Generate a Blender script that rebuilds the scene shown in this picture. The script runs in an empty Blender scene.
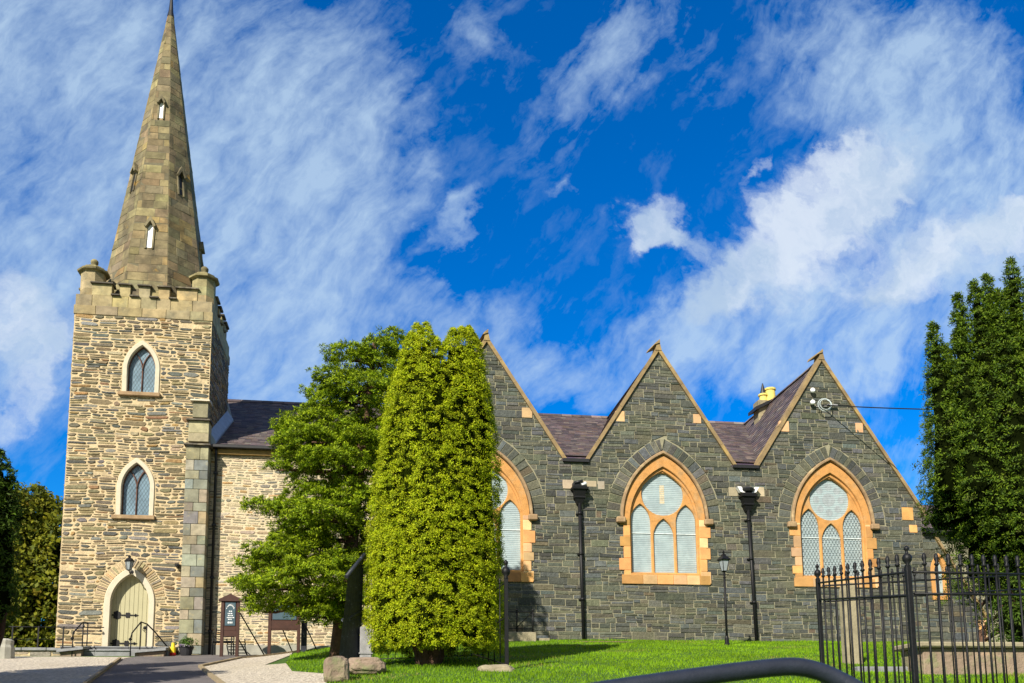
import bpy, bmesh, math, random
import numpy as np
from mathutils import Vector, Matrix
random.seed(7); rng = np.random.default_rng(7)
SC = bpy.context.scene
R_ = math.radians

# ------------------------------------------------------------------ camera
FPX, YAW, PITCH, ROLL, PY = 903.5, 0.15188, 0.13463, -0.0094, 616.17
def cam_axes():
    r0 = Vector((math.cos(YAW), -math.sin(YAW), 0)); f0 = Vector((math.sin(YAW), math.cos(YAW), 0)); u0 = Vector((0, 0, 1))
    F = f0*math.cos(PITCH) + u0*math.sin(PITCH); U = -f0*math.sin(PITCH) + u0*math.cos(PITCH)
    return r0*math.cos(ROLL) + U*math.sin(ROLL), -r0*math.sin(ROLL) + U*math.cos(ROLL), F
CR, CU, CF = cam_axes()
cd = bpy.data.cameras.new('camera'); cam = bpy.data.objects.new('camera', cd); SC.collection.objects.link(cam)
m = Matrix.Identity(4)
for i in range(3):
    m[i][0] = CR[i]; m[i][1] = CU[i]; m[i][2] = -CF[i]
cam.matrix_world = m
cd.sensor_width = 36; cd.lens = FPX/1024*36; cd.shift_y = (PY-341.5)/1024
cd.clip_start = 0.05; cd.clip_end = 3000
SC.camera = cam
def ray(px, py): return CF + CR*((px-512)/FPX) - CU*((py-PY)/FPX)
def W(px, py, Y):
    r = ray(px, py); return r*(Y/r.y)

# ------------------------------------------------------------------ world, sun, exposure
SUN_T = Vector((0.42, 0.60, -0.50)).normalized()          # direction light travels
SUN_EL = math.asin(-SUN_T.z); SUN_AZ = math.atan2(-SUN_T.x, -SUN_T.y)
wd = bpy.data.worlds.new('World'); SC.world = wd; wd.use_nodes = True
nt = wd.node_tree; nt.nodes.clear()
def N(t, **k):
    n = nt.nodes.new(t)
    for a, b in k.items(): setattr(n, a, b)
    return n
def Lk(a, b): nt.links.new(a, b)
def mth(op, a, b=None, c=None, clamp=False):
    n = N('ShaderNodeMath', operation=op, use_clamp=clamp)
    for i, v in enumerate((a, b, c)):
        if v is None: continue
        if isinstance(v, (int, float)): n.inputs[i].default_value = v
        else: Lk(v, n.inputs[i])
    return n.outputs[0]
def mixc(fac, a, b):
    n = N('ShaderNodeMix', data_type='RGBA')
    for i, v in ((0, fac), (6, a), (7, b)):
        if isinstance(v, (int, float)): n.inputs[i].default_value = v
        elif isinstance(v, tuple): n.inputs[i].default_value = (*v, 1)
        else: Lk(v, n.inputs[i])
    return n.outputs[2]
sky = N('ShaderNodeTexSky', sky_type='NISHITA', sun_disc=False, sun_elevation=SUN_EL, sun_rotation=SUN_AZ, air_density=1.0, dust_density=0.3, ozone_density=3.0)
hs = N('ShaderNodeHueSaturation'); hs.inputs['Saturation'].default_value = 1.5; hs.inputs['Value'].default_value = 1.0; hs.inputs['Hue'].default_value = 0.497
Lk(sky.outputs[0], hs.inputs['Color'])
tc = N('ShaderNodeTexCoord'); sep = N('ShaderNodeSeparateXYZ'); Lk(tc.outputs['Generated'], sep.inputs[0])
yy = mth('MAXIMUM', mth('ABSOLUTE', sep.outputs[1]), 0.15)
cu_ = mth('DIVIDE', sep.outputs[0], yy); cv_ = mth('DIVIDE', sep.outputs[2], yy)
cmb = N('ShaderNodeCombineXYZ'); Lk(cu_, cmb.inputs[0]); Lk(cv_, cmb.inputs[1])
UV0 = cmb.outputs[0]
def noise(vec, scale, detail=6, rough=.55, dist=0.0):
    n = N('ShaderNodeTexNoise'); n.inputs['Scale'].default_value = scale; n.inputs['Detail'].default_value = detail
    n.inputs['Roughness'].default_value = rough; n.inputs['Distortion'].default_value = dist; Lk(vec, n.inputs['Vector']); return n
def vmul(v, s): 
    n = N('ShaderNodeVectorMath', operation='MULTIPLY'); Lk(v, n.inputs[0]); n.inputs[1].default_value = s; return n.outputs[0]
def vadd(v, w):
    n = N('ShaderNodeVectorMath', operation='ADD'); Lk(v, n.inputs[0])
    if isinstance(w, tuple): n.inputs[1].default_value = w
    else: Lk(w, n.inputs[1])
    return n.outputs[0]
wn = noise(UV0, 3.2, 5, .6)
warp = vmul(vadd(wn.outputs['Color'], (-.5, -.5, -.5)), (.22, .22, 0))
wn2 = noise(UV0, 14., 5, .65)
warp2 = vmul(vadd(wn2.outputs['Color'], (-.5, -.5, -.5)), (.10, .10, 0))
UV1 = vadd(vadd(UV0, warp), warp2)
def uvpix(px, py):
    r = ray(px, py); return r.x/r.y, r.z/r.y
def blob(px, py, rx, ry, ang, amp, soft=1.0):
    u, v = uvpix(px, py)
    mp = N('ShaderNodeMapping', vector_type='TEXTURE'); Lk(UV1, mp.inputs[0])
    mp.inputs['Location'].default_value = (u, v, 0); mp.inputs['Rotation'].default_value = (0, 0, R_(ang))
    mp.inputs['Scale'].default_value = (rx/FPX, ry/FPX, 1)
    ln = N('ShaderNodeVectorMath', operation='LENGTH'); Lk(mp.outputs[0], ln.inputs[0])
    mr = N('ShaderNodeMapRange', interpolation_type='SMOOTHSTEP'); Lk(ln.outputs['Value'], mr.inputs['Value'])
    mr.inputs['From Min'].default_value = 1.0 + .35*soft; mr.inputs['From Max'].default_value = max(0., 1-.75*soft)
    mr.inputs['To Min'].default_value = 0; mr.inputs['To Max'].default_value = amp
    return mr.outputs[0]
def total(bl):
    s = bl[0]
    for b in bl[1:]: s = mth('ADD', s, b)
    return s
# thin high veil, spread through the sky
VEIL = [(150, 120, 260, 320, 0, .68), (290, 240, 125, 200, -12, .6), (40, 330, 150, 120, 0, .45), (20, 20, 160, 120, 0, .30), (320, 380, 150, 90, 20, .45), (360, 150, 60, 110, -10, .3),
        (610, 40, 170, 50, 55, .5), (490, 25, 45, 60, 30, .3), (430, 305, 34, 60, 60, .5), (452, 215, 14, 48, -25, .55), (510, 320, 70, 45, 30, .38), (560, 375, 90, 45, -10, .55), (900, 60, 170, 95, 10, .75), (1000, 160, 170, 90, 0, .7),
        (880, 300, 250, 95, 15, .85), (770, 340, 180, 85, 10, .8), (1000, 330, 130, 90, 0, .65), (930, 150, 150, 120, 0, .45), (930, 455, 100, 50, 0, .5), (660, 330, 60, 40, 30, .4), (565, 185, 16, 12, 0, .35), (700, 30, 30, 90, 20, .2)]
CUM = [(795, 225, 165, 72, 38, .95), (865, 165, 85, 62, 30, .85), (705, 285, 85, 42, 40, .85), (950, 250, 150, 60, 5, .62), (648, 218, 56, 34, 35, 1.0), (678, 238, 30, 20, -10, .8), (640, 235, 22, 14, 0, .5), (768, 150, 12, 26, -25, .6), (985, 225, 95, 30, 5, .75), (0, 330, 60, 60, 0, .75), (15, 400, 50, 55, 0, .6), (930, 275, 170, 45, 10, .45)]
streak = N('ShaderNodeMapping', vector_type='POINT'); Lk(vadd(UV0, vmul(warp, (.5, .5, 0))), streak.inputs[0]); streak.inputs['Rotation'].default_value = (0, 0, R_(-55)); STV = vmul(streak.outputs[0], (1.0, 2.6, 1))
n1 = noise(STV, 5.5, 9, .62, .3).outputs[0]
n2 = noise(STV, 15, 9, .64, .1).outputs[0]
n4 = noise(UV0, 46, 6, .6, .3).outputs[0]
bl = mth('ADD', total([blob(*b, 1.2) for b in VEIL]), .16)
det = mth('ADD', mth('MULTIPLY', mth('SUBTRACT', n1, .5), 1.9), mth('ADD', mth('MULTIPLY', mth('SUBTRACT', n2, .5), 1.15), mth('MULTIPLY', mth('SUBTRACT', n4, .5), .5)))
veil = mth('MULTIPLY', mth('ADD', mth('SUBTRACT', mth('MINIMUM', bl, .95), .20), det, clamp=True), mth('MULTIPLY', bl, 2.2, clamp=True))
n3 = noise(UV1, 11, 10, .62).outputs[0]
cb_ = total([blob(*b, 1.25) for b in CUM])
cum = mth('MULTIPLY', mth('ADD', mth('SUBTRACT', mth('MULTIPLY', mth('MINIMUM', cb_, 1.1), 1.15), .22), mth('MULTIPLY', mth('SUBTRACT', n3, .5), 2.1), clamp=True), mth('MULTIPLY', cb_, 3.0, clamp=True))
mrc = N('ShaderNodeMapRange', interpolation_type='SMOOTHSTEP'); Lk(cum, mrc.inputs['Value']); mrc.inputs['From Min'].default_value = .0; mrc.inputs['From Max'].default_value = 1.05
# clear-sky colour: nishita, a little thinner air behind everything
bgcol = mixc(1.0, hs.outputs[0], hs.outputs[0])
tint = N('ShaderNodeMix', data_type='RGBA', blend_type='MULTIPLY'); tint.inputs[0].default_value = 1; Lk(hs.outputs[0], tint.inputs[6]); tint.inputs[7].default_value = (.30, .90, 1.24, 1)
c1 = mixc(mth('MULTIPLY', veil, .72), tint.outputs[2], (3.9, 5.15, 6.4))
shade = N('ShaderNodeMapRange', interpolation_type='SMOOTHSTEP'); Lk(noise(UV1, 6.5, 7, .6).outputs[0], shade.inputs['Value']); shade.inputs['From Min'].default_value = .36; shade.inputs['From Max'].default_value = .62
ccol = mixc(shade.outputs[0], (3.3, 4.3, 5.6), (5.4, 6.0, 6.7))
c2 = mixc(mth('MULTIPLY', mrc.outputs[0], .88), c1, ccol)
# neutral broken cloud added to the unseen sky behind the viewer, to fill shadows
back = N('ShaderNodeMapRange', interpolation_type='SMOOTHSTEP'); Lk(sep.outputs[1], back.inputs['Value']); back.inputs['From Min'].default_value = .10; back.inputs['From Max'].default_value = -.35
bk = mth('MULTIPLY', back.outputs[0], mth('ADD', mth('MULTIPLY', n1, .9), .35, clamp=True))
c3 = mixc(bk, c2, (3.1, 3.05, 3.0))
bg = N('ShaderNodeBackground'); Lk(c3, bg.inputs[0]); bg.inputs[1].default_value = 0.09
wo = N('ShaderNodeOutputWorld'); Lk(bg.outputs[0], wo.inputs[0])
sd = bpy.data.lights.new('sun', 'SUN'); sd.energy = 4.6; sd.angle = R_(.5); sd.color = (1, .93, .80)
so = bpy.data.objects.new('sun', sd); SC.collection.objects.link(so)
so.rotation_mode = 'QUATERNION'; so.rotation_quaternion = SUN_T.to_track_quat('-Z', 'Y'); so.location = (-20, -20, 40)
SC.view_settings.view_transform = 'Standard'; SC.view_settings.look = 'None'; SC.view_settings.exposure = 0.68; SC.view_settings.gamma = 1

# ------------------------------------------------------------------ helpers
COL = SC.collection
def empty(name, loc=(0, 0, 0), label=None, cat=None, group=None):
    o = bpy.data.objects.new(name, None); COL.objects.link(o); o.location = loc; o.empty_display_size = .2
    tag(o, label, cat, group); return o
def tag(o, label=None, cat=None, group=None, kind=None):
    if label: o['label'] = label
    if cat: o['category'] = cat
    if group: o['group'] = group
    if kind: o['kind'] = kind
    return o
def adopt(o, parent):
    if parent is not None:
        o.parent = parent
        # meshes are modelled in world space: cancel the chain of parent offsets
        off = Vector((0, 0, 0)); p = parent
        while p is not None: off += Vector(p.location); p = p.parent
        o.location = -off
    return o
def perp(d):
    d = Vector(d).normalized(); a = Vector((0, 0, 1)) if abs(d.z) < .9 else Vector((1, 0, 0))
    u = d.cross(a).normalized(); return u, d.cross(u).normalized()
class MB:
    def __init__(s): s.v = []; s.f = []; s.mi = []; s.c = []; s.sm = []
    def face(s, idx, mi=0, c=(1, 1, 1), sm=False): s.f.append(idx); s.mi.append(mi); s.c.append(c); s.sm.append(sm)
    def poly(s, pts, mi=0, c=(1, 1, 1)):
        b = len(s.v); s.v += [tuple(p) for p in pts]; s.face(list(range(b, b+len(pts))), mi, c)
    def hexa(s, p, mi=0, c=(1, 1, 1)):      # 8 points: bottom 4 (ccw from above), top 4
        b = len(s.v); s.v += [tuple(q) for q in p]
        for f in ((3, 2, 1, 0), (4, 5, 6, 7), (0, 1, 5, 4), (1, 2, 6, 5), (2, 3, 7, 6), (3, 0, 4, 7)): s.face([b+i for i in f], mi, c)
    def box(s, x0, x1, y0, y1, z0, z1, mi=0, c=(1, 1, 1), bev=0.0):
        if bev <= 0:
            s.hexa([(x0, y0, z0), (x1, y0, z0), (x1, y1, z0), (x0, y1, z0), (x0, y0, z1), (x1, y0, z1), (x1, y1, z1), (x0, y1, z1)], mi, c); return
        b = bev; bm = bmesh.new(); vs = [bm.verts.new(p) for p in ((x0, y0, z0), (x1, y0, z0), (x1, y1, z0), (x0, y1, z0), (x0, y0, z1), (x1, y0, z1), (x1, y1, z1), (x0, y1, z1))]
        for f in ((3, 2, 1, 0), (4, 5, 6, 7), (0, 1, 5, 4), (1, 2, 6, 5), (2, 3, 7, 6), (3, 0, 4, 7)): bm.faces.new([vs[i] for i in f])
        bmesh.ops.bevel(bm, geom=bm.edges[:], offset=b, segments=1, affect='EDGES')
        s.addbm(bm, mi, c)
    def addbm(s, bm, mi=0, c=(1, 1, 1), sm=False):
        b = len(s.v); bm.verts.index_update(); s.v += [tuple(v.co) for v in bm.verts]
        for f in bm.faces: s.face([b+v.index for v in f.verts], mi, c, sm)
        bm.free()
    def tube(s, pts, r, n=8, mi=0, c=(1, 1, 1), sm=True, cap=True):
        pts = [Vector(p) for p in pts]; rr = r if isinstance(r, (list, tuple)) else [r]*len(pts)
        b = len(s.v); u = None
        for i, p in enumerate(pts):
            d = (pts[min(i+1, len(pts)-1)]-pts[max(i-1, 0)]).normalized()
            if u is None: u, w = perp(d)
            else:
                u = (u-d*u.dot(d)).normalized(); w = d.cross(u)
            for k in range(n):
                a = 2*math.pi*k/n; s.v.append(tuple(p+(u*math.cos(a)+w*math.sin(a))*rr[i]))
        for i in range(len(pts)-1):
            for k in range(n):
                s.face([b+i*n+k, b+i*n+(k+1) % n, b+(i+1)*n+(k+1) % n, b+(i+1)*n+k], mi, c, sm)
        if cap:
            s.face([b+k for k in range(n)][::-1], mi, c); s.face([b+(len(pts)-1)*n+k for k in range(n)], mi, c)
    def lathe(s, base, prof, n=12, mi=0, c=(1, 1, 1), sm=False, axis=(0, 0, 1), rot=0.0):
        base = Vector(base); A = Vector(axis).normalized(); u, w = perp(A)
        if abs(A.z) > .99: u, w = Vector((1, 0, 0)), Vector((0, 1, 0))
        b = len(s.v)
        for (r, h) in prof:
            for k in range(n):
                a = 2*math.pi*k/n+rot; s.v.append(tuple(base+A*h+(u*math.cos(a)+w*math.sin(a))*max(r, 1e-4)))
        for i in range(len(prof)-1):
            for k in range(n): s.face([b+i*n+k, b+i*n+(k+1) % n, b+(i+1)*n+(k+1) % n, b+(i+1)*n+k], mi, c, sm)
        s.face([b+k for k in range(n)][::-1], mi, c); s.face([b+(len(prof)-1)*n+k for k in range(n)], mi, c)
    def build(s, name, mats, parent=None):
        me = bpy.data.meshes.new(name); me.from_pydata(s.v, [], s.f)
        mats = mats if isinstance(mats, (list, tuple)) else [mats]
        for mt in mats: me.materials.append(mt)
        me.polygons.foreach_set('material_index', s.mi); me.polygons.foreach_set('use_smooth', s.sm)
        at = me.color_attributes.new('col', 'FLOAT_COLOR', 'CORNER')
        tot = np.array([len(f) for f in s.f]); cc = np.repeat(np.c_[np.array(s.c, dtype=np.float32), np.ones(len(s.c), np.float32)], tot, axis=0)
        at.data.foreach_set('color', cc.astype(np.float32).ravel())
        me.update(); o = bpy.data.objects.new(name, me); COL.objects.link(o)
        return adopt(o, parent)
def npmesh(name, V, F, cols, mats, parent=None):   # F: (n,k) faces all same size; cols per face
    me = bpy.data.meshes.new(name); k = F.shape[1]
    me.vertices.add(len(V)); me.vertices.foreach_set('co', V.astype(np.float32).ravel())
    me.loops.add(F.size); me.loops.foreach_set('vertex_index', F.astype(np.int32).ravel())
    me.polygons.add(len(F)); me.polygons.foreach_set('loop_start', np.arange(0, F.size, k, dtype=np.int32)); me.polygons.foreach_set('loop_total', np.full(len(F), k, np.int32))
    me.update(calc_edges=True)
    at = me.color_attributes.new('col', 'FLOAT_COLOR', 'CORNER')
    cc = np.repeat(np.c_[cols, np.ones(len(cols))], k, axis=0); at.data.foreach_set('color', cc.astype(np.float32).ravel())
    for mt in (mats if isinstance(mats, (list, tuple)) else [mats]): me.materials.append(mt)
    o = bpy.data.objects.new(name, me); COL.objects.link(o); return adopt(o, parent)
def copy_tree(o, parent=None):
    c = o.copy(); COL.objects.link(c)
    if parent is not None: c.parent = parent
    for ch in o.children: copy_tree(ch, c)
    return c
# ------------------------------------------------------------------ materials
def mat(name, base=(.5, .5, .5), rough=.8, attr=False, nscale=8, namp=.25, bump=.0, bscale=40, metal=0, spec=.35, stain_or_sheen=None, trans=0., coat=0):
    m = bpy.data.materials.new(name); m.use_nodes = True; t = m.node_tree; t.nodes.clear()
    out = t.nodes.new('ShaderNodeOutputMaterial'); p = t.nodes.new('ShaderNodeBsdfPrincipled')
    p.inputs['Roughness'].default_value = rough; p.inputs['Metallic'].default_value = metal; p.inputs['Specular IOR Level'].default_value = spec
    co = t.nodes.new('ShaderNodeTexCoord'); L = t.links.new
    def nz(sc, d=6, r=.6):
        n = t.nodes.new('ShaderNodeTexNoise'); n.inputs['Scale'].default_value = sc; n.inputs['Detail'].default_value = d; n.inputs['Roughness'].default_value = r
        L(co.outputs['Object'], n.inputs['Vector']); return n
    if attr:
        a = t.nodes.new('ShaderNodeVertexColor'); a.layer_name = 'col'; src = a.outputs[0]
    else:
        r = t.nodes.new('ShaderNodeRGB'); r.outputs[0].default_value = (*base, 1); src = r.outputs[0]
    if stain_or_sheen:
        for (sc, lo, hi, colr, amt) in stain_or_sheen:
            n = nz(sc, 5, .62); mr = t.nodes.new('ShaderNodeMapRange'); L(n.outputs[0], mr.inputs[0]); mr.inputs[1].default_value = lo; mr.inputs[2].default_value = hi; mr.inputs[4].default_value = amt
            mx = t.nodes.new('ShaderNodeMix'); mx.data_type = 'RGBA'; L(mr.outputs[0], mx.inputs[0]); L(src, mx.inputs[6]); mx.inputs[7].default_value = (*colr, 1); src = mx.outputs[2]
    if namp > 0:
        n = nz(nscale); mr = t.nodes.new('ShaderNodeMapRange'); L(n.outputs[0], mr.inputs[0]); mr.inputs[1].default_value = .25; mr.inputs[2].default_value = .75
        mr.inputs[3].default_value = 1-namp; mr.inputs[4].default_value = 1+namp
        vm = t.nodes.new('ShaderNodeVectorMath'); vm.operation = 'SCALE'; L(src, vm.inputs[0]); L(mr.outputs[0], vm.inputs['Scale']); src = vm.outputs[0]
    L(src, p.inputs['Base Color'])
    if bump > 0:
        n = nz(bscale, 5, .65); b = t.nodes.new('ShaderNodeBump'); b.inputs['Strength'].default_value = 1; b.inputs['Distance'].default_value = bump
        L(n.outputs[0], b.inputs['Height']); L(b.outputs[0], p.inputs['Normal'])
    if trans > 0:
        tr = t.nodes.new('ShaderNodeBsdfTranslucent'); L(src, tr.inputs[0]); mx = t.nodes.new('ShaderNodeMixShader'); mx.inputs[0].default_value = trans
        L(p.outputs[0], mx.inputs[1]); L(tr.outputs[0], mx.inputs[2]); L(mx.outputs[0], out.inputs[0])
    else: L(p.outputs[0], out.inputs[0])
    return m
M = {}
M['rubble'] = mat('dark_rubble_stone', attr=True, rough=.75, nscale=9, namp=.36, bump=.035, bscale=17, stain_or_sheen=[(.55, .50, .68, (.13, .135, .07), .45), (2.3, .58, .7, (.035, .04, .035), .55), (9, .66, .74, (.26, .25, .17), .5)])
M['mortar_grey'] = mat('grey_lime_mortar', (.28, .262, .175), rough=.95, nscale=5, namp=.3, bump=.01, bscale=60)
M['tstone'] = mat('tower_rubble_stone', attr=True, rough=.85, nscale=10, namp=.34, bump=.04, bscale=16, stain_or_sheen=[(.6, .52, .7, (.10, .09, .055), .4), (8, .64, .74, (.40, .34, .2), .5)])
M['mortar_cream'] = mat('cream_lime_mortar', (.54, .425, .255), rough=.95, nscale=4, namp=.3, bump=.03, bscale=16)
M['mortar_pale'] = mat('pale_lime_mortar', (.60, .50, .33), rough=.95, nscale=6, namp=.22, bump=.03, bscale=16)
M['dressed'] = mat('dressed_tower_stone', attr=True, rough=.85, nscale=4, namp=.35, bump=.012, bscale=30, stain_or_sheen=[(2.3, .5, .7, (.16, .15, .10), .7), (6, .6, .75, (.50, .40, .17), .5)])
M['spire'] = mat('weathered_spire_stone', attr=True, rough=.9, nscale=3, namp=.4, bump=.015, bscale=24, stain_or_sheen=[(1.1, .46, .66, (.075, .062, .038), .75), (4.5, .55, .75, (.30, .26, .13), .5), (1.1, .66, .74, (.42, .24, .03), .7)])
M['mortar_dark'] = mat('spire_joint', (.14, .125, .08), rough=.95)
M['orange'] = mat('orange_sandstone', (.54, .27, .085), rough=.9, nscale=5, namp=.28, bump=.014, bscale=40, stain_or_sheen=[(1.7, .52, .66, (.46, .30, .15), .7), (5, .56, .70, (.36, .17, .06), .6)])
M['orangecol'] = mat('orange_sandstone_blocks', attr=True, rough=.85, nscale=3, namp=.2, bump=.008, bscale=40, stain_or_sheen=[(4, .58, .75, (.38, .22, .1), .4)])
M['hood'] = mat('hood_mould_stone', (.30, .20, .11), rough=.85, nscale=4, namp=.3, bump=.008, stain_or_sheen=[(3, .5, .7, (.5, .38, .2), .6)])
M['coping'] = mat('gable_coping_stone', (.27, .19, .095), rough=.85, nscale=3, namp=.35, bump=.01, stain_or_sheen=[(1.5, .52, .68, (.42, .29, .08), .6), (6, .58, .7, (.12, .10, .07), .6)])
M['white_stone'] = mat('limewashed_stone', (.56, .50, .38), rough=.85, nscale=3, namp=.12, bump=.006, stain_or_sheen=[(3, .55, .75, (.45, .38, .25), .5)])
M['slate'] = mat('roof_slate', attr=True, rough=.6, nscale=7, namp=.25, bump=.006, bscale=30, spec=.4, stain_or_sheen=[(2, .58, .72, (.22, .17, .12), .35)])
M['lead'] = mat('lead_flashing', (.30, .36, .42), rough=.5, nscale=4, namp=.2, bump=.01, bscale=9)
M['gutter'] = mat('black_gutter', (.02, .02, .022), rough=.45)
M['iron'] = mat('black_painted_iron', (.008, .008, .009), rough=.5, nscale=20, namp=.4, spec=.28, bump=.002, bscale=60)
M['soffit'] = mat('ochre_eaves_board', (.30, .19, .06), rough=.7)
M['door'] = mat('sage_painted_door', (.40, .37, .22), rough=.5, nscale=3, namp=.06)
M['glassblue'] = mat('leaded_sky_glass', (.16, .24, .30), rough=.16, nscale=2, namp=.4, spec=.8, bump=.01, bscale=7)
M['pale_glass'] = mat('pale_storm_glazing', (.36, .45, .47), rough=.3, nscale=2.5, namp=.14, spec=.5, stain_or_sheen=[(2.2, .44, .62, (.24, .31, .34), .55), (7, .55, .7, (.44, .52, .53), .4)])  # broad darker patches put uneven reflection into the glass colour
M['wire'] = mat('pale_wire_mesh', (.55, .62, .63), rough=.5)
M['leadcame'] = mat('dark_lead_came', (.05, .07, .08), rough=.5)
M['wood'] = mat('brown_window_wood', (.10, .045, .03), rough=.6)
M['sign_wood'] = mat('brown_sign_wood', (.055, .022, .014), rough=.45, nscale=6, namp=.3)
M['sign_panel'] = mat('blue_grey_sign_panel', (.06, .10, .125), rough=.35, nscale=5, namp=.15)
M['sign_text'] = mat('white_sign_letters', (.75, .78, .78), rough=.5)
M['white'] = mat('white_paint', (.85, .85, .85), rough=.5)
M['cream_pot'] = mat('yellow_chimney_pot', (.72, .56, .15), rough=.8, nscale=5, namp=.2, bump=.01, bscale=20)
M['asphalt'] = mat('asphalt', (.135, .12, .118), rough=.9, nscale=1.2, namp=.18, bump=.004, bscale=160, stain_or_sheen=[(40, .5, .7, (.2, .18, .16), .5), (.8, .52, .66, (.09, .085, .085), .6), (3, .6, .7, (.19, .17, .15), .5)])
M['gravel'] = mat('pale_gravel', (.60, .53, .42), rough=.95, nscale=14, namp=.40, bump=.06, bscale=17, stain_or_sheen=[(13, .50, .60, (.30, .25, .19), .75), (.5, .5, .7, (.45, .38, .28), .6)])
M['kerb'] = mat('kerb_stone', (.30, .235, .14), rough=.85, nscale=6, namp=.3, bump=.01)
M['slab'] = mat('blue_grey_slab', (.22, .225, .23), rough=.7, nscale=4, namp=.3, bump=.012, bscale=20)
M['cement'] = mat('cement_plinth', (.33, .32, .27), rough=.9, nscale=3, namp=.25, bump=.01)
M['soil'] = mat('lawn_soil', (.055, .12, .012), rough=.95, nscale=2, namp=.3, bump=.03, bscale=30)
M['grass'] = mat('grass_blades', attr=True, rough=.6, nscale=.9, namp=.3, spec=.2, trans=.35)
M['leaf'] = mat('foliage', attr=True, rough=.6, nscale=1.2, namp=.15, spec=.18, trans=.3)
M['core_gold'] = mat('golden_core_shade', (.014, .021, .002), rough=1, nscale=14, namp=.6, spec=0, bump=.08, bscale=14)  # near-black hull; shade in the crevices between plumes is put into its colour
M['core'] = mat('crown_core_shade', (.006, .009, .002), rough=1, nscale=6, namp=.4, spec=0)  # dark hull inside crowns, blocks see-through; colour stands in for inner shade
M['bark'] = mat('reddish_bark', (.10, .055, .035), rough=.95, nscale=8, namp=.4, bump=.03, bscale=12)
M['boulder'] = mat('boulder_stone', (.27, .20, .145), rough=.9, nscale=2.5, namp=.35, bump=.05, bscale=6, stain_or_sheen=[(3, .5, .66, (.20, .22, .10), .8), (2, .6, .7, (.42, .28, .18), .6)])
M['grave'] = mat('lichened_headstone', (.30, .26, .17), rough=.9, nscale=4, namp=.3, bump=.015, bscale=20)
M['planter'] = mat('dark_planter', (.03, .03, .035), rough=.5)
M['red'] = mat('red_plastic', (.7, .04, .02), rough=.4)
M['yellow'] = mat('yellow_plastic', (.85, .62, .03), rough=.4)
M['rail'] = mat('dark_handrail_paint', (.018, .022, .035), rough=.42, nscale=14, namp=.3, spec=.5, bump=.0015, bscale=90)
M['grey_paint'] = mat('weathered_grey_timber', (.27, .265, .27), rough=.8, nscale=9, namp=.3, bump=.01)
M['gate_timber'] = mat('weathered_black_gate_paint', (.022, .026, .036), rough=.5, nscale=9, namp=.5, bump=.004, bscale=30, stain_or_sheen=[(9, .62, .7, (.22, .24, .27), .6)])
M['lamp_glass'] = mat('frosted_lamp_glass', (.32, .36, .38), rough=.2, spec=.7)

# ------------------------------------------------------------------ ground
def sst(a, b, x):
    t = min(1, max(0, (x-a)/(b-a))); return t*t*(3-2*t)
def G(x, y):
    yl = min(max(y, 0), 30.2); yr = min(max(y, 0), 30.9)
    zl = -1.6+4.36*yl/30.2; zr = -1.6+5.02*yr/30.9
    z = zl+(zr-zl)*sst(-4.2, 1.5, x)
    return z
def gp(px, py):
    r = ray(px, py); lo, hi = 2., 60.
    a = 3.
    while a < 31.5:
        p = r*(a/r.y)
        if p.z < G(p.x, p.y): return p
        a += .02
    return r*(30./r.y)
def clip(poly, a, b, c):       # keep a*x+b*y<=c, poly of (x,y)
    out = []; n = len(poly)
    for i in range(n):
        p, q = poly[i], poly[(i+1) % n]; dp = a*p[0]+b*p[1]-c; dq = a*q[0]+b*q[1]-c
        if dp <= 0: out.append(p)
        if (dp < 0 < dq) or (dq < 0 < dp):
            t = dp/(dp-dq); out.append((p[0]+(q[0]-p[0])*t, p[1]+(q[1]-p[1])*t))
    return out
def area(p): return .5*sum(p[i][0]*p[(i+1) % len(p)][1]-p[(i+1) % len(p)][0]*p[i][1] for i in range(len(p)))
def ccw(p): return p if area(p) > 0 else p[::-1]
def halfs(p):                  # ccw convex polygon -> outward half planes (a,b,c): inside a*x+b*y<=c
    out = []
    for i in range(len(p)):
        x0, y0 = p[i]; x1, y1 = p[(i+1) % len(p)]; dx, dy = x1-x0, y1-y0; l = math.hypot(dx, dy)
        if l < 1e-6: continue
        a, b = dy/l, -dx/l; out.append((a, b, a*x0+b*y0))
    return out
def clip_in(p, H):
    for h in H:
        if len(p) < 3: return []
        p = clip(p, *h)
    return p
def drape(name, polys, off, m, cell=.5):
    mb = MB()
    for P in polys:
        P = ccw([(q[0], q[1]) for q in P]); H = halfs(P); xs = [q[0] for q in P]; ys = [q[1] for q in P]
        for i in range(int((max(xs)-min(xs))/cell)+1):
            for j in range(int((max(ys)-min(ys))/cell)+1):
                x, y = min(xs)+i*cell, min(ys)+j*cell
                c = clip_in([(x, y), (x+cell, y), (x+cell, y+cell), (x, y+cell)], H)
                if len(c) >= 3 and abs(area(c)) > 1e-6: mb.poly([(a, b, G(a, b)+off) for a, b in c])
    return tag(mb.build(name, m), kind='structure')
def inpoly(x, y, P):
    r = False; n = len(P)
    for i in range(n):
        x0, y0 = P[i][:2]; x1, y1 = P[(i+1) % n][:2]
        if (y0 > y) != (y1 > y) and x < (x1-x0)*(y-y0)/(y1-y0)+x0: r = not r
    return r
mb = MB()
gx = [-300, -150, -80, -50]+[-40+.75*i for i in range(107)]+[60, 90, 150, 300]
gy = [-200, -80, -30, -10, -3]+[.75*i for i in range(56)]+[50, 70, 120, 300]
for x in gx:
    for y in gy: mb.v.append((x, y, G(x, y)))
ny = len(gy)
for i in range(len(gx)-1):
    for j in range(ny-1): mb.face([i*ny+j, (i+1)*ny+j, (i+1)*ny+j+1, i*ny+j+1])
tag(mb.build('ground', M['soil']), kind='structure')
g = lambda px, py: (gp(px, py).x, gp(px, py).y)
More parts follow.
